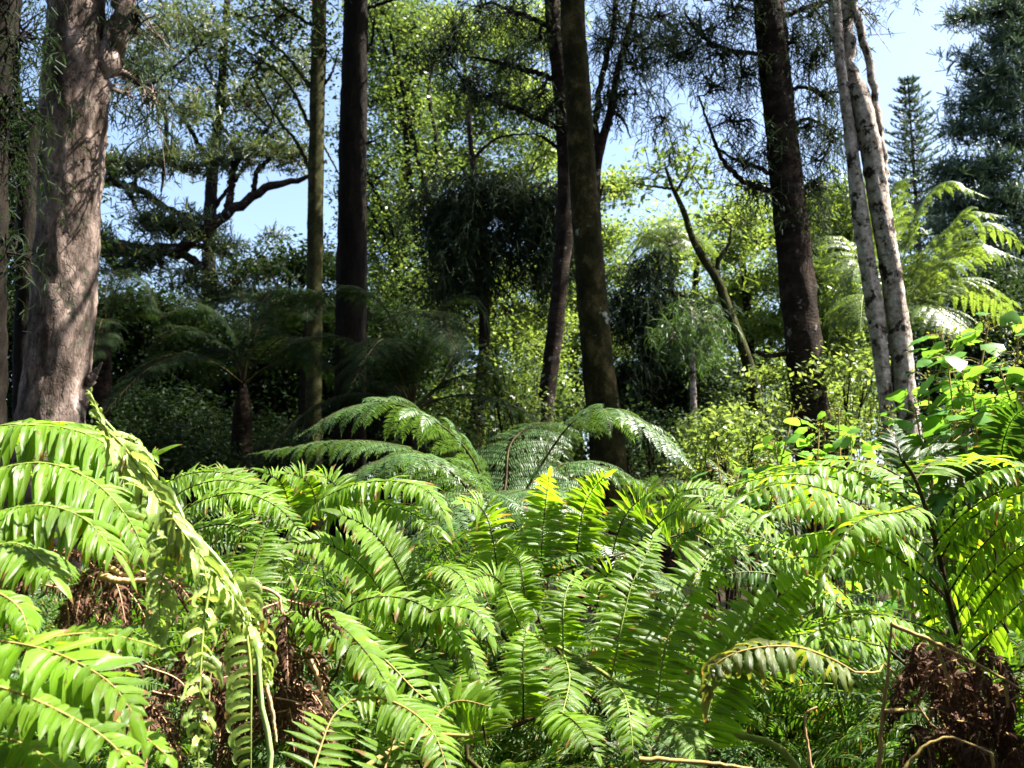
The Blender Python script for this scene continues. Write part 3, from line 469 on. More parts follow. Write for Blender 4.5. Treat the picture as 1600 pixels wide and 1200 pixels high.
# Norfolk pine far off: whorls of upcurved boughs
def norfolk():
    rng=np.random.RandomState(50); Y=48; top=P(1418,118,Y); bot=P(1448,560,Y); bot0=A([bot[0],Y,float(ground_z(bot[0],Y))])
    t=thing('norfolk_pine','distant blue-green pine with a narrow cone of even tiers of boughs against the sky','tree',bot0)
    tb=MB(); c=curve(np.vstack([bot0,bot,top]),40); tube(tb,c,np.interp(np.linspace(0,1,40),[0,1],[.3,.03]),8,cap=False); tb.build('trunk',M['brownbark'],t)
    fb=MB(); lb=MB(); ntier=17
    for k in range(ntier):
        u=(k+.3)/ntier; p=top+(bot-top)*(.02+.62*u**1.05); R=.35+2.6*u**.8; m=7+int(3*u)
        for a in np.arange(m)*2*np.pi/m+rng.rand()*3:
            D=A([math.cos(a),math.sin(a),0]); s=np.linspace(0,1,7)[:,None]; Rr=R*rng.uniform(.62,1.2)
            q=p+D*Rr*s+A([0,0,1.])*(Rr*(-.12*s+.42*s**2.2)); tube(lb,q,np.linspace(.035,.012,7),4,cap=False)
            n=34+int(50*u); ss=rng.uniform(.12,1,n); pp=np.stack([np.interp(ss,s[:,0],q[:,j]) for j in range(3)],1)
            sd_=np.cross(D,A([0,0,1.])); W=nz(np.tile(D,(n,1))+rng.randn(n,3)*.4); Dn=nz(sd_*rng.choice([-1,1],(n,1))*.75+D*.65+A([0,0,.7])+rng.randn(n,3)*.25)
            strips(fb,pp,Dn,W,rng.uniform(.22,.5,n)*(1.05-.5*ss),.085,A([.0]),0,2,'tri',0,.2,rng)
    co=fb.build('crown',M['norf'],t); lb.build('boughs',M['brownbark'],co)
norfolk()
# far woodland closing the view: one mass at the foot of the trees
def woodland():
    rng=np.random.RandomState(60); b=MB()
    for k in range(420):
        x=rng.uniform(-32,34); y=rng.uniform(31,40)+abs(x)*.1; h=rng.uniform(1.2,5.5)*(1 if not -12<x<-5 else .8)
        cen=A([[x,y,ground_z(x,y)+h*rng.uniform(.1,1)]])+rng.randn(9,3)*A([1.1,1,.8]); leaves(b,rng,cen,.55,34,.3,'broad')
    o=b.build('distant_woodland',M['broad'],smooth=False); o['label']='dense green woodland closing the view low behind all the trunks'; o['category']='woodland'; o['kind']='stuff'
woodland()

# ------------------------------------------------------------------ shrubs
def shrub(name,label,Y,cl,base,lm,size,n,sub,subr,seed,leaf='broad',bark='brownbark'):
    rng=np.random.RandomState(seed); b0=P(base[0],base[1],Y); b0[2]=float(ground_z(b0[0],b0[1])); t=thing(name,label,'shrub',b0)
    fb=MB(); sb=MB()
    for k in cl:
        y=Y+(k[4] if len(k)>4 else 0); p=P(k[0],k[1],y); d=y/F; u=rng.randn(sub,3); u=u/np.linalg.norm(u,axis=1,keepdims=True)*rng.uniform(.2,1,(sub,1))**.5
        cen=p+u*A([k[2]*d,min(k[2]*d,.8),k[3]*d]); leaves(fb,rng,cen,subr,n,size,leaf)
        m=(b0+p)/2+rng.randn(3)*.15; cc=curve([b0+rng.randn(3)*A([.12,.12,0]),m,p],8); tube(sb,cc,np.linspace(.018,.006,8),5,cap=False)
        for q in cen[::2]: tube(sb,curve([cc[6],(cc[6]+q)/2+rng.randn(3)*.04,q],5),np.linspace(.006,.002,5),3,cap=False)
    o=fb.build('foliage',M[lm],t,smooth=False); sb.build('stems',M[bark],t); return t
shrub('leafy_shrub','bright small-leaved shrub at the foot of the pale weeping conifer',9.5,fill(1075,1200,650,760,5,4,18),(1130,900),'broady',.09,30,9,.12,70)
shrub('leafy_shrub','glossy shrub catching flecks of sun under the pine limbs, left of centre',12,fill(190,330,620,740,5,4,24),(260,900),'dark',.1,40,10,.2,71)
shrub('leafy_shrub','leafy shrub in half shade between the leaning trunk and the slim grey trunk',10.5,fill(765,850,560,740,3,5,20),(800,900),'broad',.08,32,9,.16,72)
shrub('leafy_shrub','dappled shrub in the gap between the ringed trunk and the pale scaly stems',11,fill(1195,1370,560,700,6,5,20),(1290,900),'broady',.09,30,9,.16,73)
shrub('leafy_shrub','low dark shrub behind the fern bank right of the broken stub',11,fill(330,480,680,760,6,3,20),(400,900),'dark',.08,32,9,.16,74)
shrub('leafy_shrub','dark shrub behind the mossy central trunk, low and broad',11.5,fill(960,1080,660,770,5,3,22),(1000,900),'dark',.09,30,9,.16,75)
shrub('leafy_shrub','tall dark bush closing the gap beyond the golden-green tree fern at the right edge',16,fill(1400,1660,430,700,6,6,30),(1540,860),'dark',.14,60,13,.25,76)
def heartshrub(label,Y,spots,base,seed,n,sizes=(.08,.15)):
    rng=np.random.RandomState(seed); b0=P(base[0],base[1],Y); b0[2]=float(ground_z(b0[0],b0[1])); t=thing('heart_leaf_shrub',label,'shrub',b0)
    fb=MB(); sb=MB()
    for k in spots:
        p=P(k[0],k[1],Y+k[2]); root=b0+rng.randn(3)*A([.25,.2,0]); m=(root*.45+p*.55)+rng.randn(3)*A([.12,.12,.05])-A([0,0,.12]); c=curve([root,m,p],26); tube(sb,c,np.linspace(.014,.0035,26),6,cap=False)
        ts=1-.6*rng.uniform(0,1,n)**1.5; idx=ts*25; pp=np.stack([np.interp(idx,range(26),c[:,j]) for j in range(3)],1)
        ang=rng.uniform(0,6.28,n); D=np.stack([np.cos(ang),np.sin(ang),rng.uniform(-.15,.5,n)],1); D=nz(D); st=rng.uniform(.04,.12,n)
        tip=pp+D*st[:,None]; 
        for i in range(n): tube(sb,[pp[i],(pp[i]+tip[i])/2+A([0,0,.01]),tip[i]],[.0022,.0018,.0014],4,cap=False)
        D2=nz(D+A([0,0,-.35])+rng.randn(n,3)*.2); N=nz(rng.randn(n,3)*.35+A([0,0,1])); W=np.cross(D2,N); L=rng.uniform(*sizes,n)
        strips(fb,tip,D2,W,L,L*.8,rng.uniform(.2,.7,n),0,7,'ovate',.05,.16,rng)
        # small seed heads at the shoot tip
        m2=46; q=c[-1]+rng.randn(m2,3)*A([.03,.03,.035]); D3=nz(rng.randn(m2,3)); hb=MB(); strips(hb,q,D3,nz(rng.randn(m2,3)),.018,.009,A([.3]),0,2,'strap',0,.2,rng); hb.build('seed_head',M['kingd'],t)
    fb.build('foliage',M['heart'],t); sb.build('stems',M['stalkr'],t)
heartshrub('tall shrub with large bright heart-shaped leaves at the right edge of the photo',4.6,
  [(1590,520,0),(1545,505,.2),(1500,520,.1),(1480,560,0),(1560,570,-.2),(1600,600,0),(1520,610,-.2),(1450,590,.3),(1430,640,.1),(1490,650,-.2),(1570,650,-.2),(1460,690,0),(1540,690,-.1),(1610,680,0),(1400,690,.1),(1470,520,.2),(1590,560,.2),(1500,700,.3),(1620,560,.3)],(1540,1100),80,34)
heartshrub('lower shrub with scattered heart-shaped leaves in front of the ringed trunk',5.4,
  [(1240,640,0),(1210,690,0),(1280,670,.2),(1330,670,0),(1180,720,0),(1120,715,.1),(1270,720,-.1),(1350,720,0),(1310,640,.3),(1390,650,.2),(1225,740,0),(1320,740,-.1),(1150,745,-.1),(1390,730,0)],(1270,1050),81,26,(.06,.13))

# the wood behind the camera: unseen trees added to close off its sky light
for i,(x,y,h,lab,lean,rad) in enumerate([(-9,-3,13,'tall shade tree standing behind the camera to its left',0,2.),(-3.5,-7,14,'tall shade tree standing directly behind the camera',0,2.2),(2.5,-7,13,'tall shade tree standing behind the camera to its right',0,2.2),
  (-11,4,14,'tall shade tree beyond the left edge of the photo',0,2.),(-7,-10,15,'farthest shade tree behind the camera on the left',0,2.4),(8,-7,13,'shade tree far behind the camera on the right',0,2.4),(-6,-1,14,'broad shade tree whose crown spreads over the camera from the left',3.4,3.2),(-1,-4,15,'broad shade tree whose crown spreads over the camera from behind',0.4,3.2)]):
    rng=np.random.RandomState(900+i); t=thing('shade_tree',lab,'tree',(x,y,float(ground_z(x,y)))); b=MB(); top=A([x+lean,y+(2.2 if rad>3 else .1),h*.95]); c=curve([(x,y,-.1),(x+.2+lean*.3,y,h*.5),top],50); tube(b,c,np.linspace(.38,.1,50),16,.06,rng); b.build('trunk',M['darkbark'],t)
    K=260; hi=rad>3; cen=(A([top[0],top[1],h*.8]) if hi else A([x,y,h*.5]))+np.clip(rng.randn(K,3),-1.6,1.6)*A([rad,rad,h*(.07 if hi else .25)]); cen[:,2]=np.maximum(cen[:,2],1.2); f=MB(); leaves(f,rng,cen,.5,46,.36,'broad'); q=MB()
    for e in cen[::2]:
        k=c[min(49,max(8,int(e[2]/h*42)))]; tube(q,curve([k,(k+e)/2+rng.randn(3)*.2,e],6),np.linspace(.05,.012,6),5,cap=False)
    co=f.build('crown',M['dark'],t,smooth=False); q.build('twigs',M['darkbark'],co)
rng=np.random.RandomState(950); t=thing('leafy_shrub','unseen dense shrub added beyond the lower right edge to shade the dead fronds','shrub',(2.25,2.1,float(ground_z(2.25,2.1))))  # added out of view to block sun from the lower right
cen=A([2.4,1.95,1.6])+np.clip(rng.randn(380,3),-1.7,1.7)*A([.42,.26,.7]); f=MB(); leaves(f,rng,cen,.12,46,.11,'broad'); q=MB()
for e in cen[::2]: tube(q,curve([(2.25,2.1,-.05),(2.25,2.1,.4)+(e-A([2.25,2.1,.4]))*.5+rng.randn(3)*.04,e],8),np.linspace(.014,.004,8),5,cap=False)
f.build('foliage',M['dark'],t,smooth=False); q.build('stems',M['brownbark'],t)
# ------------------------------------------------------------------ tree ferns
def treefern(label, Y, crown, fronds, seed, mat='tfern', stalk='stalkd', rad=.08, extra=0, elen=1.5, np_=22, plen=.36, n=26, l0=.065, w0=.0125, seg=2, base_dy=0, group=None, pd=.75, droop=.5, el=(20,60), trunk=True, cat='tree fern', azr=(0,360)):
    """fronds: lists of pixel points (px,py,dY) from the crown outwards"""
    rng=np.random.RandomState(seed); c=P(crown[0],crown[1],Y); g=A([c[0],c[1],float(ground_z(c[0],c[1]))])
    t=thing('tree_fern',label,cat,g,group)
    b=MB(); q=curve([g-A([0,0,.1]),(g+c)/2+A([.04,.0,0]),c],30); tube(b,q,np.interp(np.linspace(0,1,30),[0,.2,.8,.93,1],[rad*1.5,rad,rad*1.1,rad*.9,rad*.3]),16,.2,rng); b.build('trunk',M['fibre'],t)
    def one(pts,nr):
        B=MB(); S=MB(); frond(B,S,pts,nr,rng,np_=np_,plen=plen,n=n,l0=l0,w0=w0,t0=.2,sweep=.3,pdroop=pd,droop=droop,seg=seg,r=.008,prof='tri',pprof=((0,.45),(.25,.95),(.5,1),(.8,.62),(1,.16)),lift=.12,wav=.0,jit=.06,pr=.0022)
        f=B.build('frond',M[mat],t); S.build('stalk',M[stalk],f); return f
    for fr in fronds:
        pts=[c]+[P(a[0],a[1],Y+(a[2] if len(a)>2 else 0)) for a in fr]
        hor=A(pts[-1])-A(pts[0]); side=np.cross(hor,A([0,0,1.])); nr=nz(np.cross(side,hor)); nr=nz(nr+A([0,0,.6])); one(pts,nr)
    for k in range(extra):
        a=math.radians(azr[0]+(azr[1]-azr[0])*(k+rng.uniform(.1,.9))/extra); e=math.radians(rng.uniform(*el)); D=A([math.cos(a)*math.cos(e),math.sin(a)*math.cos(e),math.sin(e)]); L=elen*rng.uniform(.8,1.15)
        s=np.linspace(0,1,6)[:,None]; H=A([math.cos(a),math.sin(a),0]); pts=c+D*L*s-A([0,0,1.])*L*.75*s**2.3; one(pts, nz(A([0,0,1.])-H*.3*0))
    return t
treefern('silver-backed tree fern arching over the middle of the bank in front of the mossy trunk',6.4,(775,850),
  [[(840,735,.1),(900,655,0),(960,640,-.1),(1020,668,-.2),(1066,714,-.3)],
   [(745,730,0),(690,665,-.1),(620,632,-.1),(545,636,-.2),(486,668,-.3)],
   [(735,770,-.2),(680,722,-.5),(610,715,-.7),(530,752,-.9)],
   [(740,760,.5),(640,702,.8),(540,688,.9),(408,706,1)],
   [(800,790,-.4),(830,765,-.8),(850,790,-1.1),(860,850,-1.3)],
   [(765,790,-.5),(740,770,-.9),(700,800,-1.3),(650,850,-1.5)],
   [(830,780,.6),(880,725,1),(960,735,1.2),(1010,770,1.3)],
   [(790,760,.6),(800,690,1),(850,660,1.4),(900,680,1.7)]],101,extra=4,elen=1.5,plen=.42,pd=.9,azr=(-120,200),el=(10,40))
treefern('small silver tree fern low behind the bank, right of the mossy trunk',9,(1035,835),[[(1030,790),(1010,755),(975,748,-.2)],[(1045,780),(1075,760),(1120,772)],[(1035,770),(1040,748,.3),(1060,742,.6)]],102,extra=7,elen=1.1,np_=14,plen=.28,n=18,mat='tfern')
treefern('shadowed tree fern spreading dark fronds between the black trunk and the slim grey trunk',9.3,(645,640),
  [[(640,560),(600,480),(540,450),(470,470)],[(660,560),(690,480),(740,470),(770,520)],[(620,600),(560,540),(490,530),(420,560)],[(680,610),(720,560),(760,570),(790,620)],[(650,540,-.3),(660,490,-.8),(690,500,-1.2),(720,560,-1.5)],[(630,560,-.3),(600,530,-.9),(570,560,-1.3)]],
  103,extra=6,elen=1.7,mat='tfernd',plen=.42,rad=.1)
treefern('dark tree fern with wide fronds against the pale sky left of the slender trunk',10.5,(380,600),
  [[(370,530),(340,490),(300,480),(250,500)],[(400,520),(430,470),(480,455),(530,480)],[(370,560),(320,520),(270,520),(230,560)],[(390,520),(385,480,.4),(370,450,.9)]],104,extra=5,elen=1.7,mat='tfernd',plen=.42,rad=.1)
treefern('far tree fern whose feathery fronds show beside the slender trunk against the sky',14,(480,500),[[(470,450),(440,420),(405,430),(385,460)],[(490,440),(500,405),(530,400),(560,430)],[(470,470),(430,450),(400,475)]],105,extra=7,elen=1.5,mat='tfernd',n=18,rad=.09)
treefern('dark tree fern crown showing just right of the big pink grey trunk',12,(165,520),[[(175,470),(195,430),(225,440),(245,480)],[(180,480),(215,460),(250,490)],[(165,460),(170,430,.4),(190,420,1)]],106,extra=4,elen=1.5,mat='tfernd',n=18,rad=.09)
treefern('sunlit golden-green tree fern with big arching fronds right of the pale scaly stems',10.5,(1392,520),
  [[(1405,430,.1),(1435,330,.1),(1475,285,0),(1525,300,-.1)],[(1425,455,.3),(1485,372,.4),(1545,350,.4),(1600,385,.4)],[(1420,440),(1465,375,-.2),(1510,335,-.3),(1550,335,-.5)],[(1425,460,-.1),(1470,410,-.3),(1525,382,-.5),(1578,398,-.7)],[(1430,480,.1),(1480,440,.3),(1540,455,.4),(1588,500,.5)],
   [(1392,440,.2),(1385,350,.3),(1395,290,.3),(1425,280,.2)],[(1370,460,.1),(1340,420,.2),(1315,450,.2),(1300,510,.2)],[(1425,490,-.3),(1460,480,-.7),(1500,520,-1)],[(1370,480,-.2),(1350,460,-.5),(1345,500,-.8)],[(1350,420,.8),(1310,370,1.2),(1270,390,1.6)]],
  107,extra=0,elen=1.6,mat='tferny',stalk='stalkg',plen=.5,w0=.024,n=28,seg=3,droop=.6,pd=1.1,rad=.1,l0=.062,np_=17)
treefern('small far tree fern on a very thin trunk beside the crooked tree',17,(1047,385),[[(1030,362),(1005,372),(985,400)],[(1065,360),(1090,372),(1105,400)],[(1045,350),(1042,345,.5),(1038,350,1)]],108,extra=12,elen=1.0,mat='tferny',np_=12,n=12,plen=.3,rad=.05,w0=.02)

# ------------------------------------------------------------------ king ferns of the bank
KF = dict(seg=5, wav=.13)
def king(label, base, fronds, seed, mat='king', stalk='stalkd', rz=.28, ls=.84, ws=.31, ns=1.65):
    """base: world x,y ; fronds: dicts with pixel rachis"""
    g=A([base[0],base[1],float(ground_z(*base))]); t=thing('king_fern',label,'fern',g); rng=np.random.RandomState(seed)
    b=MB(); tube(b,curve([g-A([0,0,.1]),g+A([.02,0,rz*.6]),g+A([0,0,rz])],10),np.linspace(.13,.09,10),14,.2,rng); b.build('rootstock',M['fibre'],t)
    top=g+A([0,0,rz-.04])
    for fr in fronds:
        B=MB(); S=MB(); m=fr.get('mat',mat); st=fr.get('stalk',stalk); ws=fr.get('w',1)
        if 'r' in fr:
            pts=[P(*q) for q in fr['r']]
            # the stem continues down to the rootstock
            p0=pts[0]; d0=nz(pts[0]-pts[1]); mid=p0*.5+top*.5+A([0,0,.08])
            stem=curve([top+rng.randn(3)*.04,mid]+pts,40); r=fr.get('sr',.008); tube(S,stem,np.linspace(r*1.7,r*.5,40),8,cap=False)
            if fr.get('auto',True):
                a=dict(np_=7,plen=.4,n=18,l0=.09,w0=.015,t0=.08,pdroop=.5,droop=.6); a.update(fr.get('a',{})); a.update(KF) if 'seg' not in a else None
                frond(B,S,pts,fr.get('nrm',(0,-.25,1)),rng,**a)
        isa='r' in fr and fr.get('auto',True)
        f=B.build('frond',M[m],t) if isa else S.build('frond',M[st],t)
        if isa: S.build('stalk',M[st],f)
        for pn in fr.get('p',[]):
            B=MB(); S=MB(); q=[P(*x) for x in pn['c']]; a=dict(n=20,l0=.095,w0=.016,droop=.6); a.update(pn.get('a',{}))
            if 'seg' not in a: a.update(KF)
            a['l0']*=ls; a['w0']*=ws; a['fold']=a.get('fold',.38); a['n']=int(a['n']*ns)
            ladder(B,None,q,pn.get('nrm',fr.get('pn',(-.1,-1,.45))),rng=rng,**a)
            B.cur=1; cc=curve(q,24); tube(B,cc,np.linspace(.0032,.0011,24),5,cap=False); B.build('pinna',[M[m],M['stalkg' if m=='kingy' else st]],f)
        if 'label' in fr: f['label']=fr['label']
    return t
V=(-.05,-1,.5); U=(0,-.3,1)
# centre right: ladder leaves standing up from two long stems
king('king fern with tall ladder-like leaves standing from a slanting stem, centre right of the bank',(.95,2.75),[
  dict(r=[(1235,1185,2.9),(1130,1145,2.95),(1025,1115,3.0),(955,1060,3.1),(880,1015,3.2),(815,985,3.3),(760,950,3.4)],auto=False,stalk='stalkg',sr=.009,
    p=[dict(c=[(1097,1185,2.85),(1108,1105,2.85),(1145,1022,2.9),(1205,945,2.95),(1275,890,3.0)],a=dict(n=26,l0=.15,w0=.024)),
       dict(c=[(1025,1118,2.95),(1040,1010,2.95),(1075,925,3.0),(1125,850,3.1),(1160,805,3.2)],a=dict(n=27,l0=.135,w0=.021)),
       dict(c=[(955,1060,3.05),(967,1000,3.05),(985,920,3.1),(1008,870,3.15),(1022,838,3.2)],a=dict(n=23,l0=.115,w0=.018)),
       dict(c=[(880,1015,3.15),(880,960,3.15),(886,920,3.2),(900,898,3.25)],a=dict(n=16,l0=.10,w0=.016)),
       dict(c=[(815,985,3.3),(800,950,3.3),(790,925,3.4)],a=dict(n=11,l0=.085)),
       dict(c=[(955,1065,3.05),(975,1085,2.9),(985,1130,2.8),(990,1190,2.75)],nrm=(0,-.6,.8),a=dict(n=18,l0=.1)),
       dict(c=[(1025,1120,2.9),(1060,1130,2.75),(1090,1180,2.65)],nrm=(0,-.6,.8),a=dict(n=14,l0=.11)),
       dict(c=[(880,1018,3.15),(890,1060,3.0),(880,1110,2.9),(870,1150,2.85)],nrm=(0,-.6,.8),a=dict(n=18,l0=.1))]),
  dict(r=[(730,1185,2.9),(822,1127,2.95),(895,1090,3.0),(950,1077,3.1),(1000,1085,3.2)],auto=False,
    p=[dict(c=[(818,1127,2.95),(818,1070,2.95),(818,1010,3.0),(822,985,3.05)],a=dict(n=19,l0=.1)),dict(c=[(895,1090,3.05),(900,1060,3.05),(904,1030,3.1)],a=dict(n=12,l0=.09)),
       dict(c=[(760,1165,2.85),(750,1110,2.85),(735,1060,2.9),(728,1030,3)],a=dict(n=16,l0=.1)),dict(c=[(860,1105,2.95),(900,1130,2.8),(930,1175,2.7)],nrm=(0,-.6,.8),a=dict(n=15,l0=.1))])],201)
king('king fern behind with three upright dark-ribbed leaves in front of the mossy trunk',(.75,4.3),[
  dict(r=[(770,965,4.1),(845,905,4.15),(900,885,4.2),(957,870,4.3),(1012,850,4.4),(1080,830,4.5)],auto=False,
    p=[dict(c=[(845,905,4.15),(847,850,4.15),(852,790,4.2),(858,745,4.1)],a=dict(n=21,l0=.135,w0=.021)),dict(c=[(900,888,4.2),(904,840,4.2),(912,795,4.2),(926,765,4.15),(944,745,4.1)],a=dict(n=22,l0=.14,w0=.021)),
       dict(c=[(957,865,4.3),(968,825,4.3),(985,795,4.3),(1012,772,4.2),(1030,770,4.1)],a=dict(n=20,l0=.13,w0=.02)),dict(c=[(1012,845,4.4),(1028,820,4.4),(1050,803,4.3),(1080,795,4.2),(1110,810,4.1)],a=dict(n=19,l0=.125,w0=.02)),
       dict(c=[(780,925,4.1),(775,875,4.1),(765,820,4.1),(748,790,4.0),(722,783,3.9)],a=dict(n=20,l0=.13,w0=.021)),
       dict(c=[(1075,850,4.6),(1045,805,4.6),(1060,770,4.55),(1110,765,4.5),(1150,790,4.4)],nrm=(0,-.7,.7),a=dict(n=22,l0=.13,w0=.02)),dict(c=[(1040,860,4.5),(1080,825,4.5),(1130,830,4.4),(1160,860,4.3)],nrm=(0,-.6,.8),a=dict(n=20,l0=.13,w0=.02)),
       dict(c=[(1080,830,4.5),(1110,812,4.4),(1150,808,4.3),(1180,825,4.2)],a=dict(n=17,l0=.11))]),
  dict(r=[(860,1000,3.7),(840,960,3.7),(820,930,3.75),(790,900,3.8)],auto=False,
    p=[dict(c=[(820,955,3.65),(818,915,3.65),(812,880,3.7),(800,862,3.7)],a=dict(n=17,l0=.1)),dict(c=[(800,930,3.7),(770,900,3.65),(740,905,3.55),(715,930,3.5)],a=dict(n=16,l0=.1)),
       dict(c=[(932,950,3.6),(940,915,3.6),(955,893,3.6),(985,885,3.5)],a=dict(n=15,l0=.09)),dict(c=[(860,960,3.6),(885,925,3.6),(920,908,3.5),(950,915,3.4)],nrm=(0,-.6,.9),a=dict(n=15,l0=.1))])],202)
# mid left
king('king fern with overlapping rounded arches along the skyline, left of the silver tree fern',(-1.35,4.6),[
  dict(r=[(600,900,4.5),(560,840,4.55),(510,800,4.7),(440,800,4.8),(380,810,4.9)],auto=False,
    p=[dict(c=[(455,830,4.7),(451,790,4.7),(440,755,4.65),(415,738,4.6)],a=dict(n=19,l0=.13)),dict(c=[(497,810,4.7),(490,770,4.7),(475,748,4.65),(448,739,4.6)],a=dict(n=19,l0=.13)),
       dict(c=[(540,800,4.6),(530,765,4.6),(512,748,4.6),(490,741,4.5)],a=dict(n=17,l0=.12)),dict(c=[(400,815,4.85),(390,780,4.8),(370,755,4.8),(330,742,4.7),(290,745,4.6)],a=dict(n=22,l0=.12)),
       dict(c=[(380,830,4.8),(340,780,4.7),(290,755,4.6),(245,760,4.5),(220,790,4.4)],nrm=(0,-.5,1),a=dict(n=24,l0=.12))]),
  dict(r=[(560,930,4.2),(480,850,4.1),(460,830,4.0)],auto=False,mat='king',
    p=[dict(c=[(455,838,3.9),(490,790,3.8),(545,760,3.75),(610,752,3.7),(665,765,3.6),(697,805,3.55)],nrm=(.1,-.5,.9),a=dict(n=30,l0=.16,w0=.025,droop=1.0)),
       dict(c=[(475,870,3.9),(520,800,3.8),(580,785,3.7),(640,800,3.6),(690,830,3.5)],nrm=(.1,-.6,.9),a=dict(n=26,l0=.13,w0=.021,droop=.9))]),
  dict(r=[(660,1010,3.6),(637,937,3.6)],auto=False,
    p=[dict(c=[(645,960,3.5),(632,910,3.5),(610,865,3.45),(575,825,3.4),(535,803,3.35)],nrm=(.3,-.8,.6),a=dict(n=26,l0=.14,w0=.022)),
       dict(c=[(650,960,3.6),(665,905,3.6),(690,885,3.5),(720,900,3.4),(735,930,3.35)],nrm=(.2,-.6,.8),a=dict(n=20,l0=.12)),
       dict(c=[(620,980,3.5),(600,930,3.45),(560,880,3.4),(510,850,3.35),(460,850,3.3)],nrm=(.3,-.8,.7),a=dict(n=26,l0=.13,w0=.02))])],203)
king('king fern with long combs of narrow leaflets sweeping down right, left centre of the bank',(-1.5,3.6),[
  dict(r=[(300,1000,3.6),(260,900,3.6),(250,830,3.6)],auto=False,
    p=[dict(c=[(250,840,3.6),(300,790,3.5),(370,770,3.45),(430,790,3.4),(470,830,3.35)],nrm=(.1,-.6,.8),a=dict(n=26,l0=.12)),
       dict(c=[(250,860,3.6),(300,830,3.5),(360,820,3.45),(420,850,3.4),(455,900,3.3)],nrm=(.1,-.7,.8),a=dict(n=26,l0=.12)),
       dict(c=[(250,800,3.7),(290,765,3.7),(350,750,3.7),(410,765,3.6),(440,800,3.5)],nrm=(.1,-.6,.8),a=dict(n=26,l0=.11)),
       dict(c=[(270,900,3.5),(330,880,3.4),(380,885,3.3),(420,930,3.2),(440,980,3.1)],nrm=(.1,-.7,.8),a=dict(n=24,l0=.12)),
       dict(c=[(240,790,3.9),(260,755,3.9),(310,738,3.9),(370,742,3.8),(400,760,3.7)],nrm=(.1,-.6,.8),a=dict(n=24,l0=.11)),
       dict(c=[(375,990,3.2),(385,930,3.2),(400,870,3.3),(425,800,3.4)],a=dict(n=22,l0=.12))]),
  dict(r=[(520,1060,3.0),(500,1000,3.0),(480,960,2.95)],auto=False,
    p=[dict(c=[(428,985,2.6),(455,962,2.55),(495,955,2.5),(540,985,2.45),(580,1030,2.4),(605,1070,2.35)],nrm=(.25,-.55,.9),a=dict(n=17,l0=.12,w0=.03,droop=.8)),
       dict(c=[(500,990,2.9),(560,940,2.85),(630,935,2.8),(690,965,2.75),(730,1010,2.7),(750,1060,2.65)],nrm=(.1,-.6,.8),a=dict(n=26,l0=.11,w0=.019,droop=.9)),
       dict(c=[(600,1050,2.8),(630,990,2.8),(690,950,2.75),(740,955,2.7),(765,990,2.65)],nrm=(.1,-.6,.8),a=dict(n=20,l0=.1,w0=.02)),
       dict(c=[(560,1080,2.9),(600,1040,2.8),(660,1030,2.75),(700,1070,2.7)],nrm=(.1,-.5,.9),a=dict(n=18,l0=.1))])],204)
king('king fern at the bottom centre with white-shining narrow leaflets in rows',(-.35,2.15),[
  dict(r=[(560,1230,2.35),(600,1180,2.4),(660,1150,2.45),(740,1150,2.45)],auto=False,stalk='stalkr',
    p=[dict(c=[(480,1235,2.2),(500,1170,2.25),(520,1120,2.3),(548,1095,2.35)],nrm=(.3,-.7,.8),a=dict(n=12,l0=.085,w0=.014,droop=.3)),
       dict(c=[(592,1240,2.2),(605,1190,2.25),(620,1150,2.3),(645,1125,2.35)],nrm=(.3,-.7,.8),a=dict(n=10,l0=.09,w0=.013,droop=.3)),
       dict(c=[(548,1095,2.35),(590,1090,2.35),(640,1110,2.3),(680,1150,2.25),(700,1210,2.2)],nrm=(.1,-.5,.9),a=dict(n=18,l0=.09,w0=.016)),
       dict(c=[(660,1150,2.45),(690,1110,2.5),(720,1095,2.5),(770,1105,2.45)],a=dict(n=13,l0=.09,w0=.02)),
       dict(c=[(560,1010,2.7),(600,1030,2.65),(650,1080,2.6),(690,1110,2.55)],nrm=(0,-.6,.8),a=dict(n=16,l0=.1))])],205,ls=1,ws=.65,ns=1.2)
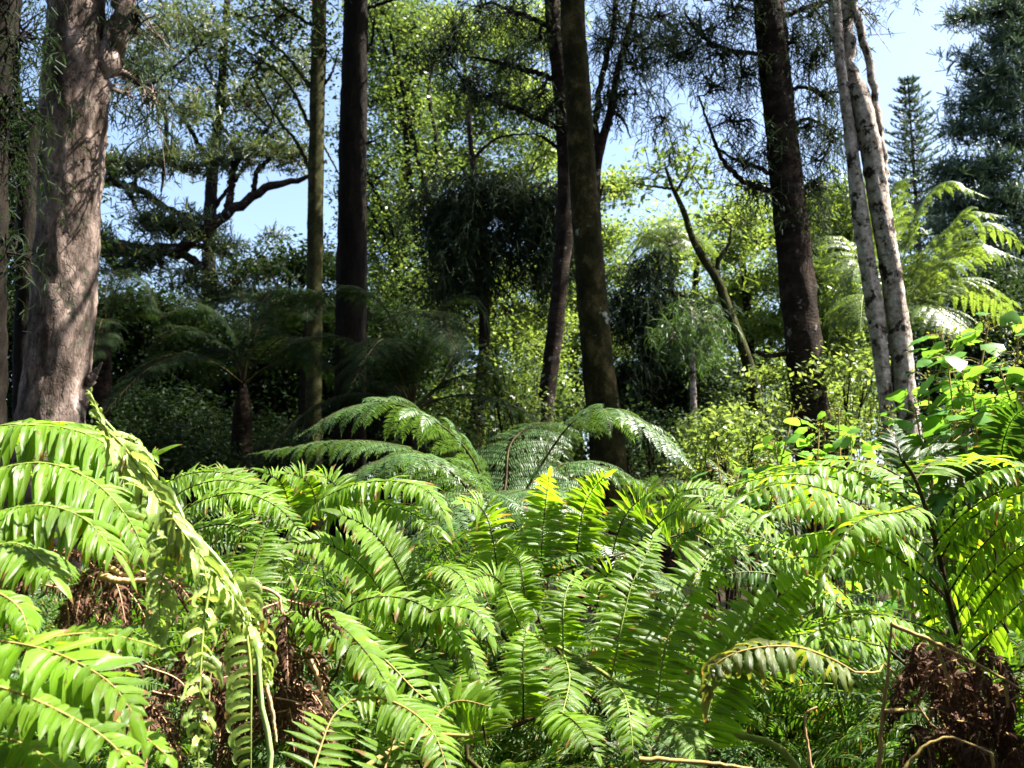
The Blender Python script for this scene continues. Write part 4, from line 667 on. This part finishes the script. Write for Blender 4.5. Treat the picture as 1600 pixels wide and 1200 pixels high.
# left foreground
king('large near king fern at the left edge with long leaflets pouring down right',(-1.7,2.3),[
  dict(r=[(-90,900,2.3),(-60,760,2.35),(-20,690,2.4)],auto=False,stalk='stalkg',
    p=[dict(c=[(-60,700,2.4),(0,670,2.4),(70,665,2.4),(140,680,2.4),(200,720,2.4),(235,770,2.4)],nrm=(.1,-.4,1),a=dict(n=26,l0=.17,w0=.022,droop=1.1)),
       dict(c=[(-60,760,2.3),(10,730,2.3),(80,725,2.3),(150,755,2.3),(200,810,2.3),(225,860,2.3)],nrm=(.1,-.4,1),a=dict(n=24,l0=.16,w0=.022,droop=1.1)),
       dict(c=[(-60,830,2.2),(0,800,2.2),(70,790,2.2),(130,810,2.2),(180,860,2.2)],nrm=(.1,-.4,1),a=dict(n=20,l0=.15,w0=.022,droop=1.1)),
       dict(c=[(-80,720,2.6),(-20,672,2.6),(40,662,2.6),(120,662,2.7),(190,690,2.7)],nrm=(.1,-.4,1),a=dict(n=22,l0=.16,w0=.022,droop=1.)),
       dict(c=[(-60,900,2.1),(-20,860,2.1),(30,850,2.1),(80,890,2.05)],nrm=(.1,-.4,1),a=dict(n=15,l0=.14,w0=.022,droop=1.2))]),
  dict(r=[(150,1000,2.8),(190,900,2.8),(215,850,2.8)],auto=False,
    p=[dict(c=[(225,930,2.8),(228,880,2.8),(225,820,2.8),(212,780,2.8)],a=dict(n=16,l0=.11,w0=.022)),dict(c=[(120,850,2.8),(150,800,2.8),(190,745,2.8),(240,710,2.8)],nrm=(0,-.7,.8),a=dict(n=20,l0=.12,w0=.02)),
       dict(c=[(140,790,2.9),(150,740,2.9),(130,700,2.9),(80,690,2.9)],nrm=(0,-.7,.8),a=dict(n=18,l0=.12)),dict(c=[(60,800,2.7),(100,760,2.7),(150,770,2.7),(180,800,2.6)],nrm=(0,-.6,.8),a=dict(n=18,l0=.12,w0=.02))])],206,ls=1,ws=.35,ns=1.6)
king('near king fern in the lower left corner, broad toothed leaflets bleached by the sun',(-1.25,1.7),[
  dict(r=[(-120,1150,1.9),(-60,1060,1.9),(-10,1010,1.9)],auto=False,stalk='stalkr',
    p=[dict(c=[(-60,1000,1.9),(0,1002,1.88),(70,1015,1.85),(130,1040,1.82),(175,1070,1.8),(205,1110,1.8)],nrm=(.15,-.5,.85),a=dict(n=14,l0=.15,w0=.03,droop=.8,wav=.1,jit=.14)),
       dict(c=[(50,1010,2.0),(90,995,2.0),(150,990,2.0),(210,1000,2.0),(255,1015,2.0)],nrm=(.15,-.6,.8),a=dict(n=13,l0=.075,w0=.024,droop=.6)),
       dict(c=[(-50,1060,1.8),(20,1080,1.78),(90,1110,1.76),(160,1150,1.74),(210,1200,1.72)],nrm=(.15,-.5,.85),a=dict(n=14,l0=.11,w0=.026,droop=.8)),
       dict(c=[(100,1130,1.95),(150,1120,1.95),(210,1140,1.93),(260,1180,1.9)],nrm=(.15,-.5,.85),a=dict(n=13,l0=.075,w0=.02,droop=.8)),
       dict(c=[(-40,1150,1.85),(30,1160,1.83),(90,1200,1.8),(120,1240,1.78)],nrm=(.15,-.5,.85),a=dict(n=13,l0=.09,w0=.024,droop=.8)),
       dict(c=[(-60,930,1.95),(-10,925,1.93),(30,950,1.9),(45,990,1.88)],nrm=(.15,-.5,.85),a=dict(n=12,l0=.08,w0=.02,droop=1.2))])],207,ls=.74,ws=.54,ns=1.35)
king('young pale king fern with a slanting bundle of unfolding leaves and curled tips, left foreground',(-.62,2.0),[
  dict(r=[(420,1215,2.1),(408,1100,2.1),(398,1000,2.1),(360,900,2.1),(300,830,2.1),(240,760,2.1),(195,690,2.15),(160,655,2.15),(142,618,2.15)],auto=False,stalk='kingstalk',sr=.0055,mat='kingy',
    p=[dict(c=[(385,985,2.08),(392,1050,2.06),(392,1120,2.05),(392,1210,2.05)],nrm=(.2,-1,.1),a=dict(n=12,l0=.11,w0=.015,droop=1.5,curl=3.2,sweep=-.35,seg=14,sides=(1,),wav=.05,jit=.08,tip=False)),
       dict(c=[(330,900,2.0),(318,980,1.98),(312,1080,1.96),(310,1210,1.95)],nrm=(.5,-1,.1),a=dict(n=16,l0=.085,w0=.015,droop=1.2,curl=4,sweep=0,seg=14,wav=.12,jit=.55,tip=False,curlr=.9)),
       dict(c=[(350,900,2.1),(380,940,2.1),(400,1000,2.12),(420,1060,2.14)],nrm=(-.5,-1,.2),a=dict(n=16,l0=.09,w0=.018,droop=1.2,curl=2,seg=12,jit=.3,tip=False)),
       dict(c=[(270,800,2.05),(262,860,2.05),(250,930,2.05),(250,1010,2.05)],nrm=(.6,-1,.2),a=dict(n=15,l0=.085,w0=.018,droop=1.3,curl=3,seg=12,jit=.3,tip=False)),
       dict(c=[(150,660,2.1),(195,700,2.08),(245,775,2.06),(300,850,2.04),(360,925,2.02),(395,985,2.0)],nrm=(.3,-1,.6),a=dict(n=20,l0=.11,w0=.02,droop=.5,sweep=.95,seg=9,jit=.16,curl=.8)),
       dict(c=[(395,1000,2.1),(345,905,2.07),(285,835,2.06),(228,765,2.06),(180,700,2.08),(142,615,2.1)],nrm=(.1,-1,.6),a=dict(n=24,l0=.085,w0=.014,droop=.5,sweep=1.15,seg=9,jit=.1,curl=1.6,tip=False)),
       dict(c=[(225,745,2.1),(212,720,2.1),(200,700,2.1),(190,690,2.1)],nrm=(.3,-1,.6),a=dict(n=5,l0=.085,w0=.010,droop=-.4,sweep=.5,seg=18,curl=-8,jit=.2,tip=False,sides=(1,-1))),dict(c=[(160,655,2.15),(148,640,2.15),(140,622,2.15),(142,612,2.15)],nrm=(.3,-1,.6),a=dict(n=2,l0=.06,w0=.008,droop=-.4,sweep=.9,seg=18,curl=-8,jit=.1,tip=False))])],208,ls=.85,ws=.6,ns=1.1)
# right
king('big king fern at the right, its dark stem fanning many leaves lit from behind',(1.75,2.9),[
  dict(r=[(1560,1150,2.95),(1512,1040,2.95),(1495,990,2.95),(1470,880,2.95),(1455,820,2.95),(1440,775,2.95),(1428,745,2.9),(1412,722,2.85)],auto=False,sr=.011,
    p=[dict(c=[(1492,985,2.95),(1455,935,2.9),(1400,895,2.85),(1340,875,2.8),(1270,870,2.75),(1210,875,2.7)],nrm=(-.1,-.35,1),a=dict(n=26,l0=.115,w0=.021,droop=1.2,lift=-.3)),
       dict(c=[(1475,900,2.95),(1420,850,2.85),(1360,800,2.75),(1290,765,2.65),(1220,755,2.55),(1160,775,2.5)],nrm=(-.1,-.4,1),a=dict(n=26,l0=.125,w0=.024,droop=1.2,lift=-.3)),
       dict(c=[(1455,830,2.95),(1410,790,2.95),(1350,760,2.95),(1280,742,2.95),(1200,745,2.9),(1130,765,2.9)],nrm=(-.1,-.2,1),a=dict(n=26,l0=.12,w0=.023,droop=.9,lift=-.1)),
       dict(c=[(1440,775,2.95),(1390,735,3.0),(1320,718,3.05),(1250,722,3.1),(1180,742,3.1)],nrm=(0,-.15,1),a=dict(n=25,l0=.12,w0=.021,droop=.5)),
       dict(c=[(1430,750,2.9),(1460,722,3.0),(1520,712,3.1),(1590,725,3.2),(1640,745,3.2)],nrm=(0,-.15,1),a=dict(n=22,l0=.12,w0=.021,droop=.5)),
       dict(c=[(1455,830,2.95),(1490,775,2.9),(1540,740,2.85),(1600,730,2.8),(1660,745,2.75)],nrm=(.1,-.3,1),a=dict(n=22,l0=.12,w0=.022,droop=.8)),
       dict(c=[(1468,875,2.95),(1500,825,2.85),(1550,790,2.75),(1610,765,2.65),(1680,760,2.6)],nrm=(.1,-.6,.9),a=dict(n=24,l0=.11,w0=.02,droop=.9,lift=-.2)),
       dict(c=[(1480,930,2.95),(1520,870,2.85),(1570,820,2.75),(1630,785,2.65)],nrm=(.1,-.7,.8),a=dict(n=22,l0=.11,w0=.02,droop=.9,lift=-.2)),
       dict(c=[(1497,1000,2.95),(1530,950,2.85),(1580,895,2.75),(1650,850,2.65)],nrm=(.1,-.7,.8),a=dict(n=22,l0=.11,w0=.02,droop=.8,lift=-.2)),
       dict(c=[(1440,790,2.9),(1405,800,2.75),(1350,810,2.6),(1310,850,2.5),(1285,900,2.45)],nrm=(-.2,-.5,1),a=dict(n=20,l0=.1,w0=.021,droop=1.2)),
       dict(c=[(1462,860,2.95),(1400,822,2.9),(1330,795,2.82),(1260,782,2.75),(1200,800,2.7)],nrm=(-.1,-.45,1),a=dict(n=26,l0=.12,w0=.024,droop=1.1,lift=-.3)),
       dict(c=[(1450,810,2.95),(1400,768,3.0),(1330,735,3.0),(1260,728,3.0),(1160,752,3.0)],nrm=(-.1,-.25,1),a=dict(n=26,l0=.12,w0=.023,droop=.8)),
       dict(c=[(1485,945,2.95),(1430,892,2.9),(1370,852,2.85),(1300,832,2.8),(1225,845,2.75)],nrm=(-.1,-.45,1),a=dict(n=26,l0=.12,w0=.023,droop=1.2,lift=-.3)),
       dict(c=[(1460,850,2.95),(1510,800,2.9),(1570,765,2.85),(1645,748,2.8)],nrm=(.1,-.5,.9),a=dict(n=23,l0=.11,w0=.021,droop=.9,lift=-.2)),
       dict(c=[(1490,965,2.95),(1540,905,2.85),(1590,858,2.78),(1655,820,2.7)],nrm=(.1,-.7,.8),a=dict(n=22,l0=.11,w0=.021,droop=.9,lift=-.2)),
       dict(c=[(1505,1030,2.95),(1550,985,2.88),(1600,938,2.8),(1665,900,2.7)],nrm=(.1,-.7,.8),a=dict(n=22,l0=.11,w0=.021,droop=.9,lift=-.2)),
       dict(c=[(1500,1010,2.9),(1460,985,2.8),(1400,965,2.75),(1340,960,2.7),(1280,985,2.65)],nrm=(-.1,-.4,1),a=dict(n=22,l0=.11,w0=.02,droop=1.2))]),
  dict(r=[(1560,1170,3.3),(1440,1060,3.35),(1370,1000,3.4),(1290,930,3.45)],auto=False,
    p=[dict(c=[(1400,1030,3.4),(1330,940,3.3),(1260,880,3.2),(1190,850,3.1),(1120,860,3.0)],nrm=(0,-.5,1),a=dict(n=26,l0=.12,w0=.022,droop=1)),
       dict(c=[(1330,965,3.45),(1270,900,3.45),(1230,850,3.45),(1180,800,3.4),(1100,775,3.4)],nrm=(0,-.5,1),a=dict(n=26,l0=.12,w0=.022,droop=.9)),
       dict(c=[(1380,1010,3.3),(1330,1000,3.2),(1260,990,3.1),(1190,1010,3.0),(1140,1060,2.95)],nrm=(0,-.5,1),a=dict(n=22,l0=.11,w0=.02,droop=1.1))])],209,ls=.95,ws=.9,ns=1.15)
king('ageing king fern leaf with hooked hanging leaflets in the shade, lower right',(1.45,2.5),[
  dict(r=[(1405,1062,2.45),(1370,1052,2.4),(1335,1050,2.35)],auto=False,mat='kingd',stalk='stalkr',sr=.004,
    p=[dict(c=[(1335,1050,2.35),(1300,1030,2.33),(1250,1012,2.3),(1200,1010,2.28),(1150,1020,2.26),(1115,1042,2.25),(1105,1075,2.25)],nrm=(.1,-.35,1),a=dict(n=15,l0=.11,w0=.02,droop=1.5,curl=.9,seg=10,sides=(-1,1),jit=.1))])],210,ls=1,ws=.7,ns=1.1)
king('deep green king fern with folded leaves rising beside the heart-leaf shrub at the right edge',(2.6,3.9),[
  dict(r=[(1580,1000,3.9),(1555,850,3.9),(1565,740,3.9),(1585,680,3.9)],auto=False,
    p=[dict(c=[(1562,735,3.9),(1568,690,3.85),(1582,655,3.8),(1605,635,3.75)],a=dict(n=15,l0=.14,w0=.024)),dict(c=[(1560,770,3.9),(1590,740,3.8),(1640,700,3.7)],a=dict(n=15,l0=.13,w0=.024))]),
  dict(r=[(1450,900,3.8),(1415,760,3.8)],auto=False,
    p=[dict(c=[(1415,740,3.8),(1408,715,3.8),(1400,690,3.85),(1400,672,3.9)],nrm=(0,-.8,.5),a=dict(n=9,l0=.12,w0=.024,sweep=.8)),dict(c=[(1420,745,3.8),(1440,720,3.8),(1475,700,3.8)],a=dict(n=10,l0=.1,w0=.024,sweep=.7))])],211,mat='kingdeepshade')

# ------------------------------------------------------------------ king ferns filling the bank: copies of four model fronds
def model_frond(seed,L,np_,plen,n,l0,w0,rise,drop):
    rng=np.random.RandomState(seed); s=np.linspace(0,1,7)[:,None]; pts=A([1,0,0])*L*.8*s**1.15+A([0,0,1.])*L*(rise*s-drop*s**2.2); B=MB(); S=MB()
    frond(B,S,pts,(0,0,1),rng,np_=np_,plen=plen,n=n,l0=l0,w0=w0,t0=.36,pdroop=.75,droop=.85,seg=4,wav=.13,lift=.15,jit=.16)
    return B,S
protos=[]
for k,a in enumerate([(301,1.5,9,.46,28,.085,.012,1.0,.45),(302,1.3,8,.42,26,.08,.0115,1.15,.4),(303,1.6,10,.48,28,.085,.012,.85,.5),(304,1.2,8,.4,25,.08,.0115,.7,.45)]):
    B,S=model_frond(*a); f=B.build('frond',M['king'],origin=(0,0,0)); st=S.build('stalk',M['stalkg' if k%2 else 'stalkd'],origin=(0,0,0)); st.parent=f; protos.append((f,st))
used=[False]*4
def fillking(label,x,y,sc,seed,nf=9,az=(0,360),tilt=(-12,18),z=.15):
    k_=1.2 if y>=4.8 else 1.1 if y>=4.1 else 1.05 if y>=3.3 else 1; sc*=k_; z*=k_**2
    rng=np.random.RandomState(seed); g=A([x,y,float(ground_z(x,y))]); t=thing('king_fern',label,'fern',g,'king ferns filling the bank')
    b=MB(); tube(b,curve([g-A([0,0,.1]),g+A([.02,0,z*.6]),g+A([0,0,z])],8),np.linspace(.12,.09,8),12,.2,rng); b.build('rootstock',M['fibre'],t)
    nf=int(nf*1.55)
    for k in range(nf):
        j=rng.randint(4); f0,s0=protos[j]
        if used[j]: f=f0.copy(); s=s0.copy(); COL.objects.link(f); COL.objects.link(s); s.parent=f
        else: f,s=f0,s0; used[j]=True
        f.parent=t; a=math.radians(az[0]+(az[1]-az[0])*(k+rng.uniform(.1,.9))/nf)
        f.location=(0,0,z-.03); f.rotation_euler=(math.radians(rng.uniform(-22,22)),-math.radians(rng.uniform(-24,22)),a); q=sc*rng.uniform(.72,1.18); f.scale=(q,q,q*rng.uniform(.85,1.1))
        if y<3.8: f.material_slots[0].link='OBJECT'; f.material_slots[0].material=M['kingdeepshade']     # darker copy of the leaf colour stands in for shade low in the bank
for i,a in enumerate([
 ('full king fern low at the bottom, right of the centre, in green shade',.6,2.3,.6,402,11),
 ('dim king fern at the bottom centre behind the shining rows of leaflets',-.1,2.6,.6,403,9),
 ('king fern behind the reddish dead fronds at the lower left',-1.0,2.75,.7,404,9),
 ('king fern in the middle of the bank, half hidden under the arches',-.55,3.5,.85,405,10),
 ('king fern low below the silver tree fern',.1,4.0,.8,406,10),
 ('king fern on the skyline of the bank, just right of the curled young fern',-2.1,4.9,1.0,407,10),
 ('king fern at the far left in front of the big pink grey trunk',-3.0,5.6,1.0,408,10),
 ('king fern behind the big right-hand fern, under the lower heart-leaf shrub',1.5,4.3,.9,409,10),
 ('king fern at the right edge in front of the tall heart-leaf shrub',2.5,3.3,.95,410,10),
 ('dark king fern in the shade under the fanning right-hand stem',1.95,3.1,.75,411,9),
 ('king fern below the upright dark-ribbed leaves, centre of the bank',.7,3.5,.75,412,10),
 ('king fern between the left edge fern and the dead brown fronds',-1.9,3.2,.85,413,10),
 ('king fern at the back of the bank, left of the overlapping arches',-1.3,5.6,.95,414,9),
 ('king fern at the back of the bank in front of the small silver tree fern',1.0,5.6,.8,415,9),
 ('king fern at the back of the bank below the lower heart-leaf shrub',2.1,5.3,.85,416,9),
 ('small king fern in the bottom left corner under the bleached leaflets',-1.1,1.9,.5,417,8),
 ('king fern in the shade right of the centre, behind the tall ladder-like leaves',1.15,3.35,.9,420,11),
 ('king fern deep in the middle of the bank under the tree fern',-.3,4.5,.95,421,11),
 ('king fern just left of the small silver tree fern',.5,5.0,.9,422,10),
 ('king fern between the two heart-leaf shrubs',1.9,4.4,.9,423,10),
 ('king fern at the back right corner of the bank',3.3,5.0,1.0,424,10),
 ('king fern behind the ageing hooked leaf, lower right',1.0,2.75,.6,425,10),
 ('king fern left of the centre in the hollow below the arches',-.9,4.2,.9,426,11),
 ('king fern low in the gap behind the young curled fern',-1.2,3.7,.9,427,11),
 ('king fern in the back row left of the silver tree fern',-.7,5.3,1.0,428,11),
 ('king fern in the back row under the far left arches',-2.6,6.0,1.05,429,11),
 ('king fern in the back row at the right of the silver tree fern',.2,5.6,.95,430,11),
 ('king fern in the back row beside the mossy trunk foot',1.6,6.2,.95,431,11),
 ('low king fern filling the hollow right of the bottom centre',.35,2.75,.6,432,11),
 ('king fern in front of the lower heart-leaf shrub, behind the slanting ladder leaves',1.35,3.9,.95,433,11),
 ('king fern covering the foot of the lower heart-leaf shrub',1.75,4.8,1.0,434,11),
 ('king fern of the back row in front of the slender trunk foot',-1.0,5.0,1.1,435,11),
 ('king fern of the back row in front of the black trunk foot',-1.7,5.7,1.1,436,11),
 ('king fern filling the gap between the mossy trunk and the pale thin stem',1.15,4.7,1.0,437,12),
 ('king fern in deep shade left of the tent of dry stalks',1.05,2.45,.6,438,11),
 ('king fern beneath the hanging curled leaflets, left of the bottom centre',-.45,2.35,.5,418,8)]): fillking(*a)

# ------------------------------------------------------------------ dead fronds and dry stalks
def dead(label,name,stalks,pin,seed,mat='dead',st='stalkb',r=.006,cat='dead frond'):
    rng=np.random.RandomState(seed); first=P(*stalks[0][0]); g=A([first[0],first[1],float(ground_z(first[0],first[1]))]); t=thing(name,label,cat,g)
    for s in stalks:
        S=MB(); c=curve([P(*q) for q in s],24); c=c+rng.randn(24,3)*.0008; tube(S,c,np.linspace(r,r*.5,24),7,cap=True); S.build('stalk',M[st],t)
    for p in pin:
        B=MB(); S=MB(); ladder(B,S,[P(*q) for q in p[0]],p[1],p[2],p[3],p[4],rng,droop=1.2,curl=1.5,seg=6,jit=.35,wav=.25,fold=.5,prof='tri',r=.0025); f=B.build('pinna',M[mat],t); S.build('rib',M[st],f)
    return t
def deadbunch(cx,cy,rx,ry,Y,n,seed,L=.22):
    rng=np.random.RandomState(seed); out=[]
    for k in range(n):
        x=cx+rng.uniform(-rx,rx); y=cy+rng.uniform(-ry,ry); yy=Y+rng.uniform(-.12,.12); dx=rng.uniform(-45,45); l=rng.uniform(.6,1.2)*L*F/Y
        dx=rng.uniform(-1,1)*l*.9; l*=rng.uniform(.35,1); out.append(([(x,y,yy),(x+dx*.6,y+l*.25,yy+rng.uniform(-.05,.05)),(x+dx,y+l,yy-.02)],(rng.uniform(-1,1),-1,rng.uniform(-.3,.9)),24,rng.uniform(.025,.05),.009))
    return out
dead('bunch of rust-brown dead fronds under a pale broken stalk behind the young fern','dead_frond',
  [[(135,855,2.3),(175,890,2.3),(232,912,2.3)],[(150,838,2.4),(195,858,2.4),(237,888,2.4)],[(156,900,2.25),(195,908,2.25),(245,905,2.25)]],
  deadbunch(190,890,55,25,2.5,14,501)+deadbunch(80,900,50,40,2.5,12,502),503,r=.009)
dead('thick mass of hanging reddish-brown dead fronds left of the bottom centre','dead_frond',
  [[(372,918,2.35),(405,918,2.35),(434,930,2.35),(440,960,2.35)],[(485,1030,2.4),(500,1070,2.4),(508,1110,2.4)],[(412,1060,2.3),(425,1110,2.3),(432,1160,2.3)]],
  deadbunch(425,960,25,30,2.5,9,504)+deadbunch(440,1060,40,60,2.55,26,505)+deadbunch(330,1050,50,50,2.6,12,506)+deadbunch(190,1050,60,50,2.5,14,512),507,r=.006)
dead('tent of bent dry yellow stalks with dark dead leaves, lower right corner','dead_frond',
  [[(1372,1215,2.3),(1380,1110,2.3),(1388,1040,2.3),(1393,975,2.3)],[(1393,975,2.3),(1450,1000,2.3),(1530,1040,2.3),(1605,1082,2.3)],[(1460,1005,2.3),(1475,1040,2.3),(1487,1080,2.3)],[(1382,1112,2.3),(1410,1110,2.32),(1440,1112,2.35)],[(1570,1066,2.3),(1573,1085,2.3),(1575,1105,2.3)]],
  deadbunch(1490,1030,60,25,2.45,18,508,.15)+deadbunch(1520,1090,80,45,2.5,30,509,.16)+deadbunch(1510,1160,85,25,2.4,20,519,.13),510,st='stalkr',r=.0055)
dead('dry arched stalk with yellow flecks near the bottom right corner','dry_stalk',[[(1410,1205,2.0),(1440,1170,2.0),(1478,1152,2.0),(1510,1160,2.0),(1550,1178,2.0)],[(1550,1178,2.0),(1552,1195,2.0),(1553,1215,2.0)]],[],513,st='stalkr',r=.0035,cat='stalk')
dead('pale yellow-green fallen stalk lying along the bottom edge, right of the centre','dry_stalk',[[(998,1186,2.0),(1050,1188,2.0),(1120,1194,2.0),(1220,1210,2.0)]],[],514,st='stalkr',r=.005,cat='stalk')
dead('thin red-brown curled stalk standing in the dark, lower right','dry_stalk',[[(1270,1215,2.2),(1263,1170,2.2),(1258,1130,2.2),(1262,1112,2.2),(1277,1104,2.2)]],[],515,st='stalkb',r=.0035,cat='stalk')
